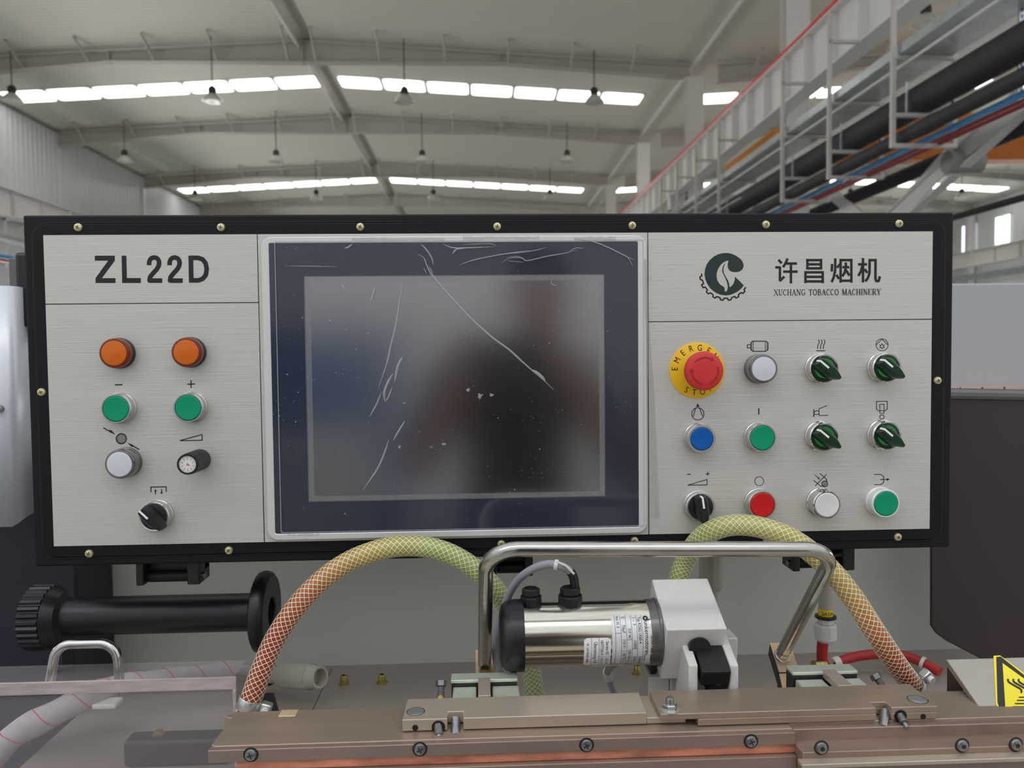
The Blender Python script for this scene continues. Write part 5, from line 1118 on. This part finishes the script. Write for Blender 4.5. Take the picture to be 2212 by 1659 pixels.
# ================================================================== BRAIDED HOSES
def hose(ctrl, label, cols, r=.0103, nst=10):
    P_ = spline([at(*c) for c in ctrl], 10); L = [0]
    for i in range(1, len(P_)): L.append(L[-1] + (P_[i] - P_[i - 1]).length)
    T = L[-1]; root = empty('braided_hose', P_[0], label, 'hose')
    def res(n):
        out = []; j = 0
        for i in range(n + 1):
            s = T * i / n
            while j < len(L) - 2 and L[j + 1] < s: j += 1
            out.append(P_[j].lerp(P_[j + 1], (s - L[j]) / max(1e-9, L[j + 1] - L[j])))
        return out
    n = 90; Q = res(n); b = MB(); b.tube(Q, r, 20); o = b.build('tube', 'hose', root)
    me = o.data; ca_ = me.color_attributes.new('c', 'FLOAT_COLOR', 'POINT')
    def cc(t_):
        for k in range(len(cols) - 1):
            if t_ <= cols[k + 1][0]:
                u_ = (t_ - cols[k][0]) / (cols[k + 1][0] - cols[k][0]); return [a_ + (b_ - a_) * u_ for a_, b_ in zip(C(*cols[k][1]), C(*cols[k + 1][1]))]
        return C(*cols[-1][1])
    for i in range(len(me.vertices)): ca_.data[i].color = cc(min(n, i // 20) / n)
    # braid strands
    N = int(T / .0017); Q = res(N); b = MB(); up = Vector((0, 1, 0)); fr_ = []; nr = None
    for i in range(N + 1):
        d = (Q[min(i + 1, N)] - Q[max(i - 1, 0)]).normalized()
        nr = (up - d * up.dot(d)).normalized() if nr is None else (nr - d * nr.dot(d)).normalized(); fr_.append((nr, d.cross(nr), d))
    pitch = .058; rb = r + .0001; hw = .00032
    for sg in (1, -1):
        for s in range(nst):
            vs = []
            for i in range(N + 1):
                a_ = 2 * PI * s / nst + sg * 2 * PI * (T * i / N) / pitch; nn, bb2, d = fr_[i]; e = nn * math.cos(a_) + bb2 * math.sin(a_); tg = (-nn * math.sin(a_) + bb2 * math.cos(a_)) * sg
                dirv = (tg * (2 * PI * rb / pitch) + d).normalized(); sd = e.cross(dirv) * hw; c = Q[i] + e * rb
                vs += [c - sd, c + e * .0002, c + sd]
            b.add(vs, [(3 * i + j, 3 * i + j + 1, 3 * i + j + 4, 3 * i + j + 3) for i in range(N) for j in range(2)])
    b.build('braid', 'braid', root, kind='stuff', ang=80)
    return root, P_
GR = (168, 184, 92); YL = (196, 168, 66); OR = (192, 98, 38); RD = (168, 50, 26)
h1, P1 = hose([(532, 1540, .772), (546, 1500, .772), (566, 1445, .775), (600, 1370, .78), (660, 1288, .785), (735, 1224, .79), (815, 1189, .795), (890, 1179, .797), (960, 1192, .797), (1020, 1225, .80), (1065, 1268, .81), (1098, 1320, .83), (1130, 1390, .85), (1148, 1450, .86), (1156, 1515, .86)],
              'left clear braided hose arching in front of the screen bottom edge', [(0, (170, 70, 40)), (.16, RD), (.27, OR), (.40, YL), (.55, GR), (1, (170, 186, 120))])
h2, P2 = hose([(1455, 1300, .83), (1466, 1250, .825), (1482, 1208, .82), (1512, 1165, .80), (1555, 1140, .78), (1605, 1134, .77), (1660, 1144, .76), (1720, 1170, .752), (1785, 1222, .745), (1840, 1288, .738), (1890, 1365, .735), (1940, 1440, .745), (1985, 1498, .762), (1998, 1520, .77)],
              'right clear braided hose arching over the lower right buttons', [(0, GR), (.35, (190, 184, 92)), (.55, YL), (.72, OR), (.88, RD), (1, (150, 50, 36))])
# hose clamps
def hclamp(p, d, label, parent):
    d = d.normalized(); s_ = d.cross(Vector((0, 1, 0))).normalized(); M = frame(p, s_, d.cross(s_), d)
    c = empty('hose_clamp', p, parent=parent); MB().lathe([(.0112, -.006), (.0118, -.005), (.0118, .005), (.0112, .006)], 28, M).build('band', 'satin', c)
    for k in range(7):
        a_ = -PI * .5 + (k - 3) * .22; e = Vector((math.cos(a_), math.sin(a_), 0)); MB().box(-.0006, .0006, -.0035, .0035, .0117, .0122, M @ frame((0, 0, 0), (0, 0, 1) if False else Vector((-e.y, e.x, 0)), (0, 0, 1), e)).build('slot', 'ink', c, smooth=False)
    MB().box(-.022, -.011, -.005, .005, -.006, .006, M).build('screw_housing', 'satin', c, bevel=.002)
    MB().lathe([(0, 0), (.0035, 0), (.0035, .004), (0, .004)], 16, M @ frame((-.017, .005, 0), (1, 0, 0), (0, 0, 1), (0, 1, 0))).build('clamp_screw', 'cap_white', c)
hclamp(P1[6], P1[12] - P1[2], '', h1); hclamp(P2[-14], P2[-16] - P2[-12], '', h2)
# black valve body under the left hose
vb = MB(); q = at(568, 1540, .80); vb.prism([(q.x - .022, 1.05), (q.x + .018, 1.05), (q.x + .006, q.z + .012), (q.x - .010, q.z + .012)], -.03, 0, frame((0, .79, 0), (1, 0, 0), (0, 0, 1), (0, -1, 0))); vb.build('hose_seat', 'black_iron', label='black tapered seat under the left hose clamp', cat='seat')

# ================================================================== CABLE FITTINGS
def fitting(pa, pb, rb_, label, nm='conduit_fitting'):
    a_, b2 = at(*pa), at(*pb); d = (b2 - a_); L = d.length; u_ = d.normalized(); s_ = u_.cross(Vector((0, 1, .1))).normalized(); M = frame(a_, s_, u_.cross(s_), u_)
    r = empty(nm, a_, label, 'fitting')
    MB().lathe([(0, 0), (rb_ * .68, 0), (rb_ * .72, L * .22), (rb_ * .95, L * .26)], 28, M).build('tail', 'conduit_grey', r)
    n = 16; b = MB(); N = n * 2; rr = [[((rb_ * (1.0 if (i // 2) % 4 else .965)) * k * math.cos(PI * i / n), rb_ * (1.0 if (i // 2) % 4 else .965) * k * math.sin(PI * i / n), h) for i in range(N)] for h, k in ((L * .24, .9), (L * .28, 1), (L * .72, 1.03), (L * .84, 1.0))]
    b.add(sum(rr, []), [(j * N + i, j * N + (i + 1) % N, (j + 1) * N + (i + 1) % N, (j + 1) * N + i) for j in range(3) for i in range(N)], M); b.build('ribbed_nut', 'conduit_grey', r)
    MB().lathe([(rb_ * .98, L * .84), (rb_ * .86, L * .87), (rb_ * .86, L), (rb_ * .68, L), (rb_ * .66, L * .85), (0, L * .85)], 28, M).build('mouth', 'conduit_grey', r)
    MB().lathe([(rb_ * .74, -L * .02), (rb_ * .9, -L * .02), (rb_ * .9, L * .03), (rb_ * .74, L * .03)], 24, M).build('seal_ring', 'black_plastic', r)
    return r, M
fitting((580, 1457, .98), (692, 1463, .93), .0148, 'grey conduit fitting lying on the bed plate beside the left hose')
def vfit(px, py0, py1, y, wpx, label):
    a_ = at(px, py1, y); b2 = at(px, py0, y); L = b2.z - a_.z; r = empty('conduit_fitting', a_, label, 'fitting'); k = wpx / 1700 * y / 2; M = frame(a_, (1, 0, 0), (0, 1, 0), (0, 0, 1))
    MB().lathe([(0, 0), (k * .8, 0), (k, L * .12), (k, L * .8), (k * .85, L * .85), (k * .85, L)], 12, M).build('ribbed_nut', 'conduit_grey', r, ang=20)
    return r, k
r, k = vfit(1535, 1175, 1275, .97, 52, 'grey conduit fitting hanging behind the aluminium block'); q = at(1535, 1275, .97)
MB().lathe([(k * .6, 0), (k * .6, -.06)], 16, frame(q, (1, 0, 0), (0, 1, 0), (0, 0, 1))).build('pipe_stub', 'conduit_grey', r)
# right gland with tag and red hose
yg = .97; q = at(1783, 1385, yg); gl = empty('cable_gland', q, 'white cable gland with yellow tag above the red hose', 'cable gland'); M = frame(q, (1, 0, 0), (0, 1, 0), (0, 0, 1)); kk = yg / 1700
h = lambda py: at(1783, py, yg).z - q.z
MB().lathe([(0, 0), (17 * kk, 0), (24 * kk, h(1378)), (24 * kk, h(1350))], 24, M).build('dome_nut', 'gland_white', gl)
MB().lathe([(25 * kk, h(1372)), (25 * kk, h(1350)), (20 * kk, h(1347)), (0, h(1347))], 8, M).build('hex_nut', 'gland_white', gl, smooth=False)
MB().lathe([(15 * kk, h(1348)), (18 * kk, h(1345)), (18 * kk, h(1336))], 8, M).build('neck', 'gland_white', gl, smooth=False)
MB().lathe([(15 * kk, h(1336)), (23 * kk, h(1334)), (23 * kk, h(1330)), (15 * kk, h(1328))], 24, M).build('seal_ring', 'black_plastic', gl)
MB().lathe([(16 * kk, h(1330)), (16.3 * kk, h(1316)), (16 * kk, h(1314))], 24, M).build('tag_sleeve', 'tag_yellow', gl)
MB().lathe([(15.2 * kk, h(1320)), (15.2 * kk, h(1180))], 24, M).build('sleeve_pipe', 'conduit_grey', gl)
b = MB(); v, f = text_mesh('2A2A6', .0062); Lc = at(1783, 1322, yg)
b.add([Vector((Lc.x + 16.6 * kk * math.sin(p.x / (16.6 * kk)), yg - 16.6 * kk * math.cos(p.x / (16.6 * kk)), Lc.z + p.y)) for p in v], f); b.build('tag_lettering', 'ink', gl, smooth=False)
rh = spline([at(1778, 1383, yg), at(1776, 1405, yg), at(1777, 1428, yg), at(1788, 1445, yg)], 6)
o = empty('red_hose', rh[0], 'short red hose dropping from the white gland', 'hose'); MB().tube(rh, .0068, 16).build('hose_wall', 'rubber_red', o)
rh = spline([at(1800, 1433, .985), at(1850, 1418, .99), at(1900, 1413, .99), at(1950, 1416, .98), at(1990, 1430, .97), at(2030, 1452, .95)], 6)
o = empty('red_hose', rh[0], 'long red hose running right behind the braided hose', 'hose'); MB().tube(rh, .0062, 16).build('hose_wall', 'rubber_red', o)
MB().tube([rh[24], rh[25]], .0078, 12).build('tie', 'tie_white', o); MB().tube([rh[0], rh[2]], .0072, 12).build('end_sleeve', 'tie_white', o)
MB().tube([at(1757, 1436, .96), at(1782, 1436, .965)], .0055, 12).build('brass_nut', 'brass_zinc', label='small brass nut under the red hose', cat='nut')
# small zinc standoffs on the bed plate
for k, (px, py, l) in enumerate(((743, 1474, 'zinc standoff on the bed plate, left one beside the plate joint'), (825, 1472, 'zinc standoff on the bed plate, right of the plate joint'), (1377, 1452, 'zinc standoff behind the motor'), (1925, 1440, 'zinc standoff behind the right braided hose'))):
    q = onz(px, py + 3, ZP); M = frame(q, (1, 0, 0), (0, 1, 0), (0, 0, 1)); r = empty('standoff', q, l, 'standoff', 'zinc standoffs on the bed plate')
    MB().lathe([(0, 0), (.0066, 0), (.0066, .002), (.005, .0025), (.0045, .0105), (.0042, .011), (.0026, .011), (.0026, .005), (0, .005)], 20, M).build('body', 'brass_zinc', r)

# ================================================================== BEHIND THE CAMERA (seen only as reflections)
def skin_body(name, edges_pts, m, parent, sub=2):
    verts, edges, rad = edges_pts; me = bpy.data.meshes.new(name); me.from_pydata(verts, edges, []); me.update(); me.materials.append(MATS[m])
    o = inst(me, name, (0, 0, 0), parent); s_ = o.modifiers.new('skin', 'SKIN'); lay = me.skin_vertices[0] if me.skin_vertices else None
    for i, r in enumerate(rad): me.skin_vertices[0].data[i].radius = r if isinstance(r, tuple) else (r, r)
    me.skin_vertices[0].data[0].use_root = True; ss = o.modifiers.new('sub', 'SUBSURF'); ss.levels = sub; ss.render_levels = sub; s_.use_smooth_shade = True
    return o

pr = empty('person', (.15, -.42, 0), 'person in a dark shirt holding a phone up, seen as a reflection in the screen', 'person')
V = [(.15, -.40, .92), (.15, -.40, 1.10), (.15, -.41, 1.28), (.15, -.41, 1.40), (.15, -.39, 1.50),
     (-.02, -.40, 1.385), (-.10, -.26, 1.17), (.32, -.40, 1.385), (.40, -.26, 1.17),
     (.05, -.40, .86), (.04, -.38, .48), (.04, -.42, .08), (.25, -.40, .86), (.26, -.38, .48), (.26, -.42, .08)]
Ed = [(0, 1), (1, 2), (2, 3), (3, 4), (3, 5), (5, 6), (3, 7), (7, 8), (0, 9), (9, 10), (10, 11), (0, 12), (12, 13), (13, 14)]
rr_ = [(.15, .11), (.145, .10), (.17, .115), (.14, .09), (.055, .055), (.068, .068), (.05, .05), (.068, .068), (.05, .05), (.085, .085), (.062, .062), (.045, .045), (.085, .085), (.062, .062), (.045, .045)]
V = [(x - .055, y, z) for x, y, z in V]
body = skin_body('body', (V, Ed, rr_), 'shirt', pr)
b = MB(); b.lathe([(0, -.115), (.035, -.108), (.055, -.08), (.068, -.03), (.074, .02), (.070, .07), (.050, .105), (.02, .12), (0, .122)], 24, frame((.155, -.37, 1.585), (1, 0, 0), (0, 1, 0), (0, 0, 1)))
b.add([(.155 - .010, -.300, 1.555), (.155 + .010, -.300, 1.555), (.155, -.283, 1.560), (.155, -.302, 1.595)], [(0, 1, 2), (1, 3, 2), (3, 0, 2), (0, 3, 1)]); b.build('head', 'skin', pr)
MB().lathe([(.0745, .01), (.080, .03), (.077, .075), (.056, .112), (.02, .130), (0, .132)], 24, frame((.155, -.378, 1.585), (1, 0, 0), (0, 1, 0), (0, 0, 1))).build('hair', 'hair', pr)
for sx in (-1, 1): MB().lathe([(0, 0), (.006, .001), (.009, .004)], 12, frame((.155 + sx * .027, -.303, 1.592), (1, 0, 0), (0, 0, 1), (0, -1, 0))).build('eye', 'black_iron', pr)
MB().box(.132, .178, -.306, -.299, 1.528, 1.534).build('mouth', 'estop_dark', pr, bevel=.002)
for sx in (-1, 1):
    cx = .12; elb = (cx - .02 + sx * .25, -.26, 1.17); wr = (cx + sx * .125 - (.02 if sx < 0 else .04), -.085, 1.40); hx_ = (-.03 if sx < 0 else .155)
    MB().tube(spline([elb, ((elb[0] + wr[0]) / 2, -.175, 1.29), wr], 6), .035, 14, rf=lambda t: .046 - .018 * t).build('forearm', 'skin', pr)
    b = MB(); b.tube(spline([wr, (hx_ + sx * .012, -.055, 1.435), (hx_ + sx * .006, -.045, 1.47)], 5), .026, 12, rf=lambda t: .027 - .008 * abs(t - .5)); b.build('palm', 'skin', pr)
    for k in range(4): MB().tube(spline([(hx_ + sx * .018, -.045, 1.478 - k * .019), (hx_ + sx * .016, -.018, 1.484 - k * .019), (hx_ + sx * .004, -.0045, 1.484 - k * .019), (hx_ - sx * .010, -.0035, 1.482 - k * .019)], 5), .0078, 10, rf=lambda t: .0083 - .002 * t).build('finger', 'skin', pr)
    MB().tube(spline([(hx_ + sx * .010, -.052, 1.43), (hx_ - sx * .010, -.045, 1.425), (hx_ - sx * .028, -.034, 1.432)], 5), .0095, 10, rf=lambda t: .0105 - .003 * t).build('thumb', 'skin', pr)
ph = empty('phone', (.06, -.02, 1.41), 'dark phone held by the reflected person, pointing at the panel', 'phone')
MB().box(-.022, .142, -.026, -.018, 1.412, 1.488).build('body', 'black_plastic', ph, bevel=.003)
MB().lathe([(.0, 0), (.007, 0), (.007, .0015), (0, .0015)], 20, frame((.018, -.018, 1.45), (1, 0, 0), (0, 0, -1), (0, 1, 0))).build('lens', 'chrome', ph)
bm_ = empty('blue_machine', (-1.6, -3.2, 0), 'blue machine cabinet reflected at the left of the screen', 'machine')
MB().box(-2.6, -.55, -4.2, -3.2, 0, 1.62).build('housing', 'blue_machine', bm_, bevel=.02); MB().box(-2.4, -.75, -3.21, -3.19, .6, 1.45).build('door', 'blue_machine', bm_, bevel=.01)
bg_ = empty('beige_cabinet', (-1.2, -2.4, 0), 'beige low cabinet reflected at the lower left of the screen', 'cabinet')
MB().box(-1.9, -.62, -2.9, -2.4, 0, .98).build('carcass', 'beige_machine', bg_, bevel=.01); MB().box(-1.86, -.66, -2.41, -2.385, .08, .94).build('door', 'beige_machine', bg_, bevel=.005)
bc_ = empty('orange_crate', (1.2, -2.4, 0), 'brown crate reflected at the lower right of the screen', 'crate')
for k in range(6): MB().box(.85, 1.9, -2.42, -2.4, .05 + k * .2, .22 + k * .2).build('board', 'crate', bc_, bevel=.003)
MB().box(.87, 1.88, -3.0, -2.421, 0, 1.25).build('carcass', 'crate', bc_)
